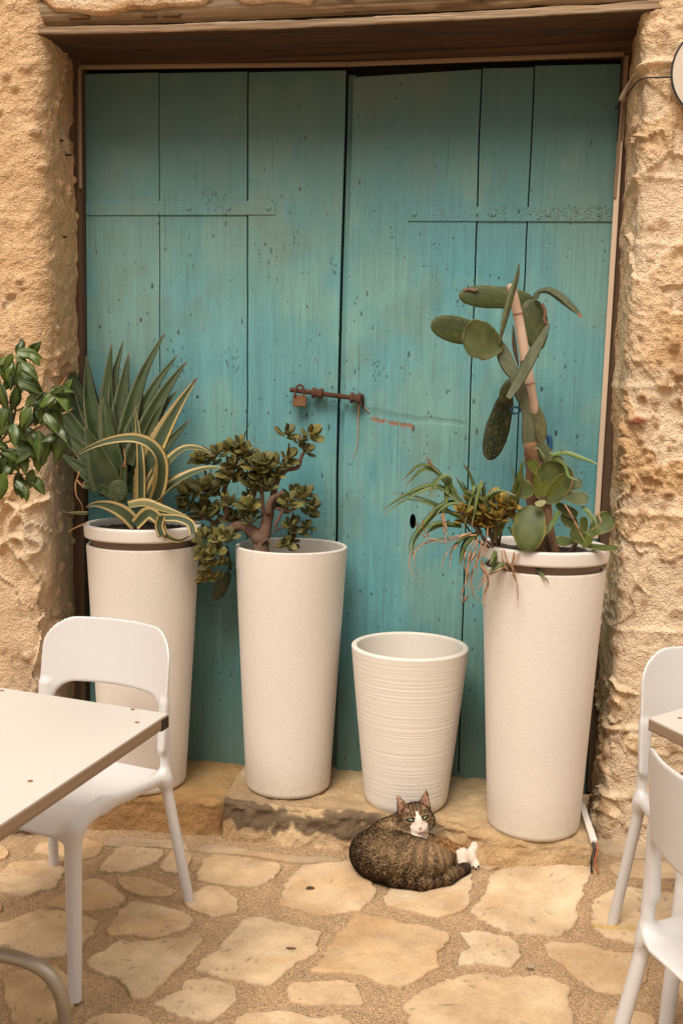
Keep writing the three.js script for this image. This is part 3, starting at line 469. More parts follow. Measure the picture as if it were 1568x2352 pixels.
// ---------------------------------------------------------------- paved ground
{
  const pv = tag(thing('pavement', 'irregular pale limestone paving set in brown mortar', null), null, null, null, 'structure');
  const far = new THREE.PlaneGeometry(160, 160, 8, 8); far.rotateX(-Math.PI / 2); far.translate(0, -0.035, 0); { const p = far.attributes.position, u = far.attributes.uv; for (let i = 0; i < p.count; i++) u.setXY(i, p.getX(i), p.getZ(i)); }
  part('mortar_bed', far, M.mortar, pv);
  const xs = range(-2.6, 2.8, 0.011), zs = range(0.15, 3.2, 0.011), rise = (x, z) => 0.042 * sstep(0.72, 0.5, z) * sstep(0.38, 0.75, x);
  part('mortar_bed', grid(xs.length - 1, zs.length - 1, (i, j) => { const x = xs[i], z = zs[j]; return { p: V(x, -0.0035 + rise(x, z) + 0.005 * fbm(x * 9, z * 9, 0.4, 3) + 0.004 * fbm(x * 60, z * 60, 0.8, 2), z), uv: [x, z] }; }, { flip: true }), M.mortar, pv);
  const Lq = (x, y) => [x * 0.5, 1818.9 + y * 0.5], Rq = (x, y) => [784 + x * 0.5, 1818.9 + y * 0.5];
  const poly = (f, s) => s.split(' ').map((q) => f(...q.split(',').map(Number)));
  const stones = [
    [Lq, '0,365 60,325 200,315 290,345 250,430 110,475 20,455 -60,430 -80,380'], [Lq, '160,275 190,235 290,225 380,205 475,240 440,290 360,300 240,285'],
    [Lq, '460,350 540,255 690,258 750,265 715,320 590,362 480,362'], [Lq, '740,345 780,280 830,268 880,290 860,345 800,372'],
    [Lq, '905,400 930,330 990,285 1130,295 1200,315 1290,330 1250,390 1180,430 1050,420'], [Lq, '1285,500 1330,400 1400,335 1568,318 1680,345 1713,450 1663,530 1500,555 1400,535'],
    [Lq, '545,400 640,385 720,410 810,450 760,475 640,468 570,440'], [Lq, '220,510 300,460 380,405 460,400 530,440 570,490 520,525 420,540 300,530'],
    [Lq, '845,500 930,440 1000,435 1095,490 1080,545 990,570 900,545'], [Lq, '495,645 540,555 620,505 760,525 840,550 890,590 830,630 700,660 600,650'],
    [Lq, '-60,640 50,590 180,540 340,550 430,600 415,650 340,720 280,750 150,745 40,700 -60,700'], [Lq, '415,770 540,690 700,680 900,650 930,680 860,750 760,860 660,945 610,935 580,890 530,850 440,815'],
    [Lq, '905,805 1020,700 1120,585 1230,580 1350,615 1465,650 1440,730 1340,790 1240,870 1100,860 960,825'], [Lq, '725,965 830,905 850,860 960,855 1070,885 1080,960 960,1040 830,1020'],
    [Lq, '1440,815 1500,730 1568,635 1640,562 1768,580 1898,600 2058,650 2008,720 1998,800 1868,875 1808,885 1698,850 1568,825'], [Lq, '1315,910 1360,870 1568,865 1628,880 1658,940 1638,970 1440,970 1330,955'],
    [Lq, '20,870 60,830 150,810 260,800 350,870 360,930 320,1000 270,1040 150,1100 60,1040'], [Lq, '390,1066 470,1020 600,1015 690,1045 720,1110 600,1180 400,1140'],
    [Lq, '1080,1060 1120,1020 1300,1000 1450,1035 1560,1025 1640,1080 1600,1180 1300,1220 1100,1160'], [Lq, '-90,490 -20,500 10,515 5,540 -90,560'], [Lq, '-90,250 0,248 40,270 20,300 -90,330'],
    [Rq, '205,480 240,440 420,450 600,385 590,450 575,510 520,550 430,565 330,545 220,515'], [Rq, '605,550 660,470 690,395 800,380 1000,395 1145,400 1110,480 1040,640 940,645 780,635 690,600'],
    [Rq, '540,790 550,740 590,715 550,650 640,640 760,665 810,700 820,750 770,795 650,785'], [Rq, '935,700 970,685 1110,695 1250,735 1380,740 1400,800 1380,900 1290,925 1180,910 1090,860 1030,800 950,750'],
    [Rq, '295,975 350,930 500,860 680,830 740,855 870,845 980,860 1040,930 1055,1066 1050,1180 700,1230 350,1180 310,1020'], [Rq, '1150,540 1200,500 1300,485 1450,500 1568,515 1640,540 1640,660 1500,680 1350,685 1200,650 1165,590'],
    [Rq, '1140,300 1200,262 1500,275 1660,285 1660,345 1400,360 1230,350'], [Rq, '1230,400 1300,372 1568,380 1660,390 1660,460 1450,455 1330,450 1250,430'],
    [Rq, '1210,1010 1300,1000 1420,1020 1440,1050 1400,1150 1210,1150'], [Rq, '1550,840 1660,820 1700,950 1560,950'], [Rq, '-20,1120 60,1100 260,1110 240,1190 0,1200'],
    [Lq, '520,205 640,212 800,222 860,240 860,262 700,250 560,248 500,240'], [Lq, '880,262 960,240 1130,262 1330,292 1560,305 1568,316 1330,318 1150,290 980,278'], [Rq, '640,345 760,338 950,352 1120,360 1140,385 980,382 780,368 680,382'],
  ];
  const r = rng(9), tones = [[0.68, 0.51, 0.335], [0.66, 0.485, 0.31], [0.70, 0.535, 0.36], [0.64, 0.455, 0.275], [0.69, 0.50, 0.32]];
  stones.forEach(([f, s], k) => {
    const P = poly(f, s).map((q) => on(...q, 0.004)), c = P.reduce((a, b) => a.add(b), V(0, 0, 0)).divideScalar(P.length), n = 96, cv = new THREE.CatmullRomCurve3(P, true, 'catmullrom', 0.22);
    const ring = [0, 0.2, 0.35, 0.5, 0.62, 0.72, 0.8, 0.86, 0.92, 0.955, 0.99, 1.0, 1.008], hy = [0, 0, 0, 0, 0, 0, 0, 0, 0, 0, -0.0006, -0.0055, -0.02], t0 = tones[Math.floor(r() * 5)], grey = k >= 32 || k === 27 ? 0.55 : 0.0, hgt = 0.0028 + 0.002 * r(), tilt = [(r() - 0.5) * 0.012, (r() - 0.5) * 0.012];
    const g = grid(n, ring.length - 1, (i, j) => {
      const b = cv.getPoint((i % n) / n), d = b.clone().sub(c), L = d.length(), jag = 1 + 0.03 + (0.05 * noise(b.x * 24, b.z * 24, k) + 0.045 * noise(b.x * 70, b.z * 70, k) + 0.035 * noise(b.x * 150, b.z * 150, k)) * sstep(0.5, 1, ring[j]), q = c.clone().addScaledVector(d, ring[j] * jag);
      const h = hgt + hy[j] * 0.8 + 0.003 * fbm(q.x * 10, q.z * 10, k + 0.5, 3) + 0.0026 * fbm(q.x * 45, q.z * 45, k + 0.2, 2) + tilt[0] * (q.x - c.x) + tilt[1] * (q.z - c.z) + rise(q.x, q.z);
      const m = clamp(0.5 + fbm(q.x * 7 + k, q.z * 7, 0.3, 3)); let col = mix3(t0, [t0[0] * 0.88, t0[1] * 0.82, t0[2] * 0.72], m); col = mix3(col, [0.42, 0.33, 0.23], grey);
      { const [cd, ci] = cell(q.x * 55, q.z * 55, k + 3); if (ci > 0.9) col = mix3(col, [0.2, 0.13, 0.08], 0.7 * sstep(0.28, 0.1, cd)); } col = mix3(col, [0.46, 0.31, 0.18], 0.35 * sstep(0.93, 1.0, ring[j]));
      { const o = sstep(0.12, 0.34, fbm(q.x * 5 + 3 * k, q.z * 6, 0.7, 4)); col = mix3(col, [0.60, 0.36, 0.17], 0.45 * o); const g2 = sstep(0.16, 0.36, fbm(q.x * 9 + 7 * k, q.z * 9, 1.7, 4)); col = mix3(col, [0.70, 0.54, 0.37], 0.25 * g2); }
      if (k === 26) col = mix3(col, [0.55, 0.32, 0.03], 0.7 * sstep(0.012, 0.004, Math.abs(q.z - 0.755 - 0.01 * noise(q.x * 30, 2)))); // a worn yellow line
      return { p: V(q.x, h, q.z), uv: [q.x + k * 0.37, q.z], c: col };
    }, { closeU: true, flip: false });
    part('paving_stone', g, M.stone, pv);
  });
}

// ---------------------------------------------------------------- planters
const lathe = (prof, n = 96, uvk = 1) => { const g = new THREE.LatheGeometry(prof.map(([r, y]) => new THREE.Vector2(r, y)), n); const u = g.attributes.uv; for (let i = 0; i < u.count; i++) u.setXY(i, u.getX(i) * 1.1, u.getY(i) * uvk); return g; };
function roundedProfile(rb, rt, h, wall, floorY) { // up the outside, over the lip, down the inside
  const o = [[1e-4, 0], [rb - 0.02, 0], [rb - 0.008, 0.002], [rb - 0.001, 0.009], [rb + 0.001, 0.018]];
  for (let k = 1; k <= 14; k++) o.push([lerp(rb + 0.001, rt, k / 14), lerp(0.018, h - 0.006, k / 14)]);
  o.push([rt - 0.0012, h - 0.0025], [rt - 0.0045, h - 0.0002], [rt - wall + 0.0045, h], [rt - wall + 0.001, h - 0.003], [rt - wall, h - 0.008]);
  o.push([lerp(rb, rt, floorY / h) - wall, floorY], [1e-4, floorY]); return o;
}
function soilDisc(r, y, c, parent) { part('soil', grid(40, 12, (i, j) => { const a = i / 40 * Math.PI * 2, q = r * j / 12; return { p: V(Math.cos(a) * q, y + 0.012 * noise(Math.cos(a) * q * 40 + 5, Math.sin(a) * q * 40) - 0.01 * (j / 12), Math.sin(a) * q), uv: [Math.cos(a) * q, Math.sin(a) * q] }; }, { closeU: true, flip: true }), M.soil, parent, true); }
function planter(x, z, y, label, liner, turn) {
  const t = thing('planter', label, 'planter', V(x, y, z), 'tall white planters'); t.rotation.y = turn;
  part('pot_body', lathe(roundedProfile(0.1445, 0.1885, 0.838, 0.014, 0.60), 112, 0.9), M.pot, t, true);
  if (liner) part('liner_shade_core', lathe([[0.150, 0.66], [0.171, 0.80], [0.1712, 0.864]], 96), M.liner_shade_core, t, true), part('liner', lathe([[0.1705, 0.861], [0.187, 0.8615], [0.1935, 0.864], [0.195, 0.869], [0.1965, 0.899], [0.195, 0.9045], [0.191, 0.9065], [0.180, 0.9065], [0.1765, 0.904], [0.1735, 0.894], [0.169, 0.84]], 112), M.liner, t, true);  // the dark core colours in the shadowed gap below the lip
  return t;
}
const PA = V(-0.64, 0.116, 0.218), PB = V(-0.138, 0.1225, 0.181), PC = V(0.686, 0.112, 0.347), PD = V(0.273, 0.117, 0.243);
const potA = planter(PA.x, PA.z, PA.y, 'tall white planter with a lipped liner, holding the large agave', true, 0.4);
const potB = planter(PB.x, PB.z, PB.y, 'tall white planter without liner, holding the jade plant', false, 1.7);
const potC = planter(PC.x, PC.z, PC.y, 'tall white planter with a lipped liner, holding the prickly pear', true, 2.9);
soilDisc(0.1745, 0.892, V(0, 0, 0), potA); soilDisc(0.168, 0.775, V(0, 0, 0), potB); soilDisc(0.1745, 0.892, V(0, 0, 0), potC);
{
  const t = thing('ribbed_planter', 'short empty cream planter with fine horizontal ribs, behind the cat', 'planter', PD), H = 0.533, rb = 0.135, rt = 0.193, rows = 440;
  const band = (y, a) => 0.0002 * noise(y * 190, 3 + 0.8 * Math.sin(a), 0.4) + 0.00042 * noise(y * 370, 7 + 0.9 * Math.cos(a), 0.6);
  part('pot_body', grid(120, rows + 40, (i, j) => {
    const a = i / 120 * Math.PI * 2; let r, y; const k = j - 8;
    if (k < 0) { const q = (j / 8); r = lerp(0.0, rb - 0.004, q * q * (3 - 2 * q)); y = 0.0; } else if (k <= rows) { y = lerp(0, H - 0.004, k / rows); const e = Math.min(1, y / 0.03); r = lerp(rb, rt, Math.pow(y / H, 0.92)) - 0.01 * (1 - e) * (1 - e); r += band(y, a) * sstep(0.01, 0.05, y) * sstep(H - 0.008, H - 0.022, y); } else { const q = (k - rows) / 32; if (q < 0.35) { const b = q / 0.35 * Math.PI; r = rt - 0.010 + 0.010 * Math.cos(b); y = H - 0.004 + 0.0075 * Math.sin(b); } else { y = lerp(H - 0.004, 0.02, (q - 0.35) / 0.65); r = lerp(rb, rt, y / H) - 0.0198; if (q >= 1) { r = 1e-4; } } }
    return { p: V(r * Math.cos(a), y, r * Math.sin(a)), uv: [a * 0.18, y] };
  }, { closeU: true, flip: true }), M.ribpot, t, true);
}

// ---------------------------------------------------------------- moulded plastic chairs
{
  const J = [0.205, 0.376, -0.205];
  const mirror = (f) => (x, y, z) => f(Math.abs(x), y, z);
  const rearLeg = cone3([0.247, 0.0, -0.268], [0.207, 0.37, -0.207], 0.0150, 0.0158), post = cone3([0.207, 0.37, -0.207], [0.208, 0.60, -0.200], 0.0152, 0.0105);
  const frontLeg = cone3([0.272, 0.0, 0.263], [0.222, 0.385, 0.205], 0.0160, 0.0215), rail = [cone3([0.222, 0.40, 0.205], [0.215, 0.415, 0.08], 0.020, 0.014), cone3([0.215, 0.415, 0.08], [0.209, 0.388, -0.195], 0.014, 0.013)];
  const seatY = (x, z) => { const u = clamp((z + 0.24) / 0.47); return lerp(0.385, 0.425, u) - 0.028 * Math.sin(Math.PI * clamp(u, 0, 1)) * (1 - Math.pow(Math.abs(x) / 0.23, 2)) - 0.045 * sstep(0.8, 1.08, u) ; };
  const seat = (x, y, z) => { const w = 0.198 + 0.028 * clamp((z + 0.22) / 0.44), qx = Math.abs(x) - w + 0.05, qz = Math.abs(z - 0.004) - 0.242 + 0.05, o = Math.hypot(Math.max(qx, 0), Math.max(qz, 0)) + Math.min(Math.max(qx, qz), 0) - 0.05; return smax(o, Math.abs(y - seatY(x, z)) - 0.0055, 0.008); };
  // the back is a bent shell: its arch is cut out of a sheet that wraps forward at the sides
  const back = (x, y, z) => {
    const zc = -0.268 + 1.15 * x * x * 1.35 - 0.11 * (y - 0.60), sh = Math.abs(z - zc) * 0.86 - lerp(0.0075, 0.004, clamp((y - 0.6) / 0.2));
    const hw = 0.224, ty = 0.802, r = 0.092, qx = Math.abs(x) - hw + r, qy = y - ty + r, top = (qx > 0 && qy > 0) ? Math.hypot(qx, qy) - r : Math.max(qx, qy) - r;
    const hx = Math.abs(x) - 0.192 + 0.06, hy = y - 0.607 + 0.06, hole = (hx > 0 && hy > 0) ? Math.hypot(hx, hy) - 0.06 : Math.max(hx, hy) - 0.06;
    return smax(smax(smax(sh, top, 0.008), -hole, 0.012), 0.46 - y, 0.02);
  };
  const sdf = mirror((x, y, z) => { let d = smin(rearLeg(x, y, z), post(x, y, z), 0.02); d = smin(d, frontLeg(x, y, z), 0.01); for (const f of rail) d = smin(d, f(x, y, z), 0.03); d = smin(d, seat(x, y, z), 0.03); if (y > 0.42) d = smin(d, back(x, y, z), 0.022); return Math.max(d, -y + 0.0005); });
  const g = surfaceNets(sdf, V(-0.3, -0.01, -0.33), V(0.3, 0.82, 0.31), 0.0058);
  // split the moulded shape into its named parts by where each face lies
  const p = g.attributes.position, groups = { seat: [], backrest: [], leg0: [], leg1: [], leg2: [], leg3: [] }, ix = g.index.array;
  for (let k = 0; k < ix.length; k += 3) { const x = (p.getX(ix[k]) + p.getX(ix[k + 1]) + p.getX(ix[k + 2])) / 3, y = (p.getY(ix[k]) + p.getY(ix[k + 1]) + p.getY(ix[k + 2])) / 3, z = (p.getZ(ix[k]) + p.getZ(ix[k + 1]) + p.getZ(ix[k + 2])) / 3; const key = y > 0.455 ? 'backrest' : (y < 0.335 ? 'leg' + ((x > 0 ? 1 : 0) + (z > 0 ? 2 : 0)) : 'seat'); groups[key].push(ix[k], ix[k + 1], ix[k + 2]); }
  const c0 = thing('plastic_chair', 'white moulded plastic chair in front of the agave planter', 'chair', V(-0.633, 0, 0.978), 'white plastic chairs');
  for (const [k, list] of Object.entries(groups)) { const map = new Map(), pos = [], nor = [], uv = [], id = []; for (const i of list) { if (!map.has(i)) { map.set(i, pos.length / 3); pos.push(p.getX(i), p.getY(i), p.getZ(i)); nor.push(g.attributes.normal.getX(i), g.attributes.normal.getY(i), g.attributes.normal.getZ(i)); uv.push(g.attributes.uv.getX(i), g.attributes.uv.getY(i)); } id.push(map.get(i)); }
    const h = new THREE.BufferGeometry(); h.setAttribute('position', new THREE.Float32BufferAttribute(pos, 3)); h.setAttribute('normal', new THREE.Float32BufferAttribute(nor, 3)); h.setAttribute('uv', new THREE.Float32BufferAttribute(uv, 2)); h.setIndex(id); part(k.startsWith('leg') ? 'leg' : k, h, M.chair, c0, true); }
  c0.rotation.y = -0.309;
  const copy = (x, z, turn, label) => { const c = c0.clone(); c.name = numbered('plastic_chair'); c.position.set(x, 0, z); c.rotation.y = turn; c.userData = { ...c0.userData, label }; scene.add(c); return c; };
  copy(1.165, 0.965, 0.12, 'white plastic chair against the right wall, behind the small table corner');
  copy(1.10, 1.60, Math.PI / 2 + 0.42, 'white plastic chair seen from its back, nearest the camera on the right');
}

// ---------------------------------------------------------------- tables
function tableTop(corner, ex, ez, label, screws, turnBlock) { // corner at the far/near end; ex and ez are edge vectors
  const Y = 0.74, th = 0.025, A = corner, B = A.clone().add(ex), Cc = B.clone().add(ez), D = A.clone().add(ez), mid = A.clone().add(Cc).multiplyScalar(0.5);
  const t = thing('cafe_table', label, 'table', V(mid.x, 0, mid.z), 'white cafe tables');
  const sh = new THREE.Shape(); const P = [A, B, Cc, D].map((q) => [q.x, -q.z]); sh.moveTo(...P[0]); for (const q of P.slice(1)) sh.lineTo(...q); sh.closePath();
  const ext = (d, bev) => { const g = new THREE.ExtrudeGeometry(sh, { depth: d, bevelEnabled: true, bevelThickness: bev, bevelSize: bev, bevelOffset: -bev, bevelSegments: 2 }); g.rotateX(-Math.PI / 2); const p = g.attributes.position, u = g.attributes.uv, n = g.attributes.normal; for (let i = 0; i < p.count; i++) u.setXY(i, Math.abs(n.getY(i)) > 0.6 ? p.getX(i) : p.getY(i), Math.abs(n.getY(i)) > 0.6 ? p.getZ(i) : (p.getX(i) + p.getZ(i)) * 0.6); return g; };
  const top = ext(0.0032, 0.0008); top.translate(0, Y - 0.004, 0); part('table_top', top, M.laminate, t);
  const core = ext(th - 0.002, 0.0012); core.translate(0, Y - th - 0.0035, 0); part('edge_board', core, M.edge, t);
  for (const s of screws) { const g = new THREE.CylinderGeometry(0.0048, 0.0048, 0.002, 16); g.translate(s.x, Y + 0.0006, s.z); part('screw', g, M.screw, t); }
  return t;
}
{
  const A = V(-0.213, 0, 1.352), dirN = V(-0.098, 0, 0.619).normalize(), dirL = V(-0.454, 0, -0.121).normalize(); // near edge and far edge
  const t = tableTop(A, dirN.clone().multiplyScalar(1.05), dirL.clone().multiplyScalar(0.68), 'white laminate cafe table with a brown plywood edge before the left chair', [on(315, 1660, 0.74), on(70, 1795, 0.74), on(305, 1630, 0.74), on(5, 1587, 0.74)]);
  const bl = box([0.034, 0.0265, 0.036], V(0, 0, 0), 0.002), q = Math.atan2(dirN.x, dirN.z); bl.rotateY(q); const o = A.clone().addScaledVector(dirN, 0.0165).addScaledVector(dirL, 0.0155); bl.translate(o.x, 0.7205, o.z); part('corner_block', bl, M.block, t);
  // bent steel foot of the table frame
  const z = 1.46, F = (px, py) => at(px, py, z); const foot = F(152, 2392), pts = [V(foot.x, 0.003, z), F(150, 2345), F(140, 2285), F(112, 2238), F(62, 2208), F(0, 2193)]; const last = pts[5]; pts.push(V(last.x - 0.12, last.y + 0.012, z), V(last.x - 0.2, last.y + 0.06, z + 0.02), V(last.x - 0.22, 0.4, z + 0.05), V(last.x - 0.1, 0.711, z + 0.1));
  part('leg_frame', tube(pts, 0.0158, { seg: 90, rs: 18, uvk: 1 }), M.steel, t);
  const cap = new THREE.CylinderGeometry(0.017, 0.017, 0.012, 18); cap.translate(foot.x, 0.006, z); part('foot_cap', cap, M.cable, t);
  const A2 = on(1489, 1648, 0.74).setY(0), n2 = on(1568, 1688, 0.74).sub(on(1490, 1650, 0.74)).setY(0).normalize(), l2 = on(1568, 1628, 0.74).sub(on(1490, 1650, 0.74)).setY(0).normalize();
  const t2 = tableTop(A2, l2.clone().multiplyScalar(0.68), n2.clone().multiplyScalar(0.68), 'white laminate cafe table corner between the two right chairs', [on(1560, 1650, 0.74)]);
  const c2 = A2.clone().addScaledVector(l2, 0.34).addScaledVector(n2, 0.34); part('leg_frame', tube([V(c2.x, 0.712, c2.z), V(c2.x, 0.4, c2.z), V(c2.x, 0.02, c2.z)], 0.03, { seg: 6, rs: 16 }), M.steel, t2); const bp = new THREE.CylinderGeometry(0.2, 0.21, 0.02, 32); bp.translate(c2.x, 0.018, c2.z); part('foot_plate', bp, M.steel, t2);
}

// ---------------------------------------------------------------- small things on the wall and floor
for (const [px, py, r, c, label] of [[1304, 2008, 0.011, [0.6, 0.47, 0.33], 'pale flat pebble on the paving below the right planter'], [1346, 2043, 0.009, [0.22, 0.15, 0.1], 'dark pebble on the big paving stone right of the cat'], [1217, 2220, 0.008, [0.62, 0.5, 0.38], 'tiny pale pebble in the mortar joint between foreground stones'], [712, 2040, 0.010, [0.12, 0.08, 0.05], 'dark pebble on the paving stone left of the cat'], [668, 2178, 0.012, [0.25, 0.13, 0.06], 'dry brown leaf scrap on the large foreground paving stone']]) {
  const p = on(px, py, 0.006), t = thing('pebble', label, label.includes('leaf') ? 'leaf scrap' : 'pebble', p); if (label.includes('leaf')) t.name = 'dry_leaf_scrap';
  const g = new THREE.IcosahedronGeometry(r, 2), q = g.attributes.position, cc = []; const flat = label.includes('leaf') ? 0.12 : 0.5;
  for (let i = 0; i < q.count; i++) { const k = 1 + 0.25 * noise(q.getX(i) * 130 + px, q.getY(i) * 130, q.getZ(i) * 130 + 0.3); q.setXYZ(i, q.getX(i) * k * 1.25, q.getY(i) * k * flat, q.getZ(i) * k * (flat < 0.3 ? 0.45 : 0.9)); cc.push(...c); }
  g.setAttribute('color', new THREE.Float32BufferAttribute(cc, 3)); g.computeVertexNormals(); g.translate(p.x, p.y, p.z); part('lump', g, M.stone, t);
}
{
  const c = at(1650, 165, 0.302), r = 97 * unit(0.302), l = thing('round_sign', 'pale round disc with a thin dark rim on the right wall', 'sign', c);
  const g = new THREE.CylinderGeometry(r, r, 0.016, 72); g.rotateX(Math.PI / 2); g.translate(c.x, c.y, c.z); part('disc', g, M.lamp, l);
  const e = new THREE.TorusGeometry(r, 0.0035, 8, 80); e.translate(c.x, c.y, c.z + 0.006); part('rim', e, M.cable, l);
  const s = new THREE.CylinderGeometry(0.02, 0.02, 0.06, 16); s.rotateX(Math.PI / 2); s.translate(c.x, c.y, c.z - 0.03); part('wall_spacer', s, M.cable, l);
  const k = thing('wall_cable', 'thin dark cable running from the round disc into the doorway', 'cable', at(1500, 178, 0.31));
  part('sheath', tube([at(1548, 177, 0.290), at(1510, 178, 0.288), at(1472, 181, 0.286), at(1455, 196, 0.262), at(1440, 216, 0.22), at(1424, 232, 0.12), at(1413, 250, 0.05)], 0.0026, { seg: 40, rs: 8 }), M.cable, k);
  const w = thing('wood_splinter', 'grey wooden splinter sticking out of the right reveal near the lintel', 'stick', at(1430, 205, 0.2));
  part('shaft', tube([at(1456, 172, 0.25), at(1440, 200, 0.22), at(1424, 232, 0.2)], (s) => 0.004 + 0.006 * s, { seg: 12, rs: 7, wob: 0.25 }), M.palewood, w);
  const a = V(0.873, 0.125, 0.36), b = V(0.905, 0.115, 0.465), d = thing('cable_trunking', 'white plastic cable trunking on the step beside the right planter', 'conduit', a);
  const A = on(1338, 1855, 0.135), B = on(1363, 1928, 0.135), L = A.distanceTo(B) + 0.05, G = new RoundedBoxGeometry(0.02, 0.014, L, 2, 0.002); G.rotateY(Math.atan2(B.x - A.x, B.z - A.z)); const Mi = A.clone().lerp(B, 0.5).addScaledVector(A.clone().sub(B).normalize(), 0.025); G.translate(Mi.x, Mi.y - 0.006, Mi.z); part('channel', G, M.pvc, d);
  const Bz = B.clone(); [[0, M.cable], [0.007, M.wire], [-0.006, M.cable]].forEach(([o, m], i) => part('wire', tube([V(Bz.x + o, Bz.y - 0.004, Bz.z - 0.01), V(Bz.x + o + 0.004, Bz.y - 0.02, Bz.z + 0.014), V(Bz.x + o - 0.004, Bz.y - 0.06, Bz.z + 0.018 + i * 0.004), V(Bz.x + o * 2 + 0.008 * (i - 1), Bz.y - 0.092, Bz.z + 0.03)], 0.0022, { seg: 14, rs: 6 }), m, d));
}

// ---------------------------------------------------------------- plants
const toCam = (p) => CAM.clone().sub(p).normalize();
const RA = (x, y) => [x * 0.36, 721.3 + y * 0.36], RB = (x, y) => [376.3 + x * 0.3, 909.4 + y * 0.3], RC = (x, y) => [846.7 + x * 0.38, 564.5 + y * 0.38];
const curvePts = (f, s, z0, z1, bow = 0) => { const q = s.split(' ').map((a) => a.split(',').map(Number)); return q.map(([x, y, z], i) => { const t = i / (q.length - 1); return at(...f(x, y), z ?? (lerp(z0, z1, t) + bow * Math.sin(Math.PI * t))); }); };
// large green agave: each leaf is base, bend, tip (zoomed pixels), half width, depth at the tip, blunt
{
  const base = V(PA.x - 0.02, PA.y + 0.87, PA.z), t = thing('green_agave', 'large grey-green agave with upright fleshy leaves in the left planter', 'plant', base);
  const leaves = [
    ['630,900 480,590 255,200', 58, 0.12, 0.10], ['600,760 490,460 415,225', 36, 0.13, 0.06], ['665,900 580,600 550,265', 62, 0.15, 0.10], ['720,900 690,560 714,188', 52, 0.16, 0.08], ['745,800 725,450 787,165', 36, 0.15, 0.05],
    ['770,920 775,600 823,250', 58, 0.17, 0.07], ['790,850 900,430 1053,114', 44, 0.17, 0.05], ['800,880 980,480 1138,255', 42, 0.16, 0.06], ['845,970 1030,540 1195,295', 56, 0.19, 0.09], ['890,980 1010,640 1135,485', 44, 0.18, 0.12],
    ['900,1020 1080,820 1215,672', 40, 0.17, 0.10], ['670,1010 520,800 275,430', 60, 0.20, 0.16], ['690,1060 500,850 330,690', 58, 0.23, 0.22], ['720,1120 520,990 390,890', 58, 0.26, 0.26], ['735,1060 690,760 655,540', 60, 0.23, 0.20],
    ['690,1110 620,900 545,718', 78, 0.30, 0.30], ['760,1000 730,760 640,475', 48, 0.18, 0.14], ['760,1180 650,1120 525,1090', 42, 0.30, 0.33, 1], ['775,1200 785,1080 795,960', 34, 0.33, 0.32, 1], ['860,1150 1000,1150 1140,1095', 34, 0.20, 0.14], ['850,1100 900,900 960,700', 60, 0.16, 0.10],
    ['600,800 500,640 460,320', 40, 0.10, 0.05], ['820,1000 880,760 965,540', 46, 0.15, 0.07], ['700,1150 640,1010 590,880', 60, 0.20, 0.18], ['810,1130 880,1010 930,900', 44, 0.18, 0.14],
  ];
  leaves.forEach(([s, hw, zb, zt, blunt], k) => {
    const p = curvePts(RA, s, zb, zt), u = unit(zb) * 0.36 * hw * 1.2, mid = p[1], N = toCam(mid).add(V(rr(-0.35, 0.35), 0.35, 0)).normalize(), ph = rr(0, 9), tone = rr(0.85, 1.15);
    part('leaf', blade(p, { seg: 26, m: 7, n: N, fold: 0.62, twist: rr(-0.25, 0.25), spikes: 0.05, w: (q) => u * (blunt ? 0.75 * (1 - 0.35 * q) * (q > 0.97 ? 0.7 : 1) : Math.pow(1 - q, 0.62) * (0.72 + 0.55 * Math.sin(Math.min(1, q * 1.9 + 0.25) * Math.PI * 0.5) * (1 - q) + 0.15)), th: (q) => u * 0.42 * (1 - q * 0.7),
      col: (q, a, front) => { let c = mix3([0.022, 0.038, 0.010], [0.066, 0.090, 0.030], clamp(0.5 + 0.5 * noise(q * 9 + ph, a * 2, 0.3) + (front ? 0 : 0.25))); c = c.map((v) => v * tone); if (noise(q * 34 + ph, a * 4, 0.6) > 0.62) c = mix3(c, [0.13, 0.10, 0.05], 0.5); if (q < 0.35) c = mix3(c, [0.10, 0.11, 0.05], 0.3 * noise(q * 9, ph)); if (blunt && q > 0.93) c = [0.25, 0.15, 0.08]; if (!blunt && q > 0.93) c = mix3(c, [0.16, 0.09, 0.05], (q - 0.93) / 0.07); if (Math.abs(a) > 0.95) c = mix3(c, [0.17, 0.16, 0.08], 0.5); return c; } }), M.leaf, t);
  });
  for (const s of ['520,1095 490,1060 485,1150 520,1210 530,1255', '795,960 800,915 790,860', '510,1005 485,1080 490,1170', '550,1335 490,1360 435,1390', '350,500 400,440 425,400', '380,640 430,625 470,600', '300,470 275,520 268,560']) part('dry_fibre', tube(curvePts(RA, s, 0.33, 0.33), (q) => 0.0032 * (1 - 0.7 * q), { seg: 12, rs: 5, wob: 0.2 }), M.string, t);
}
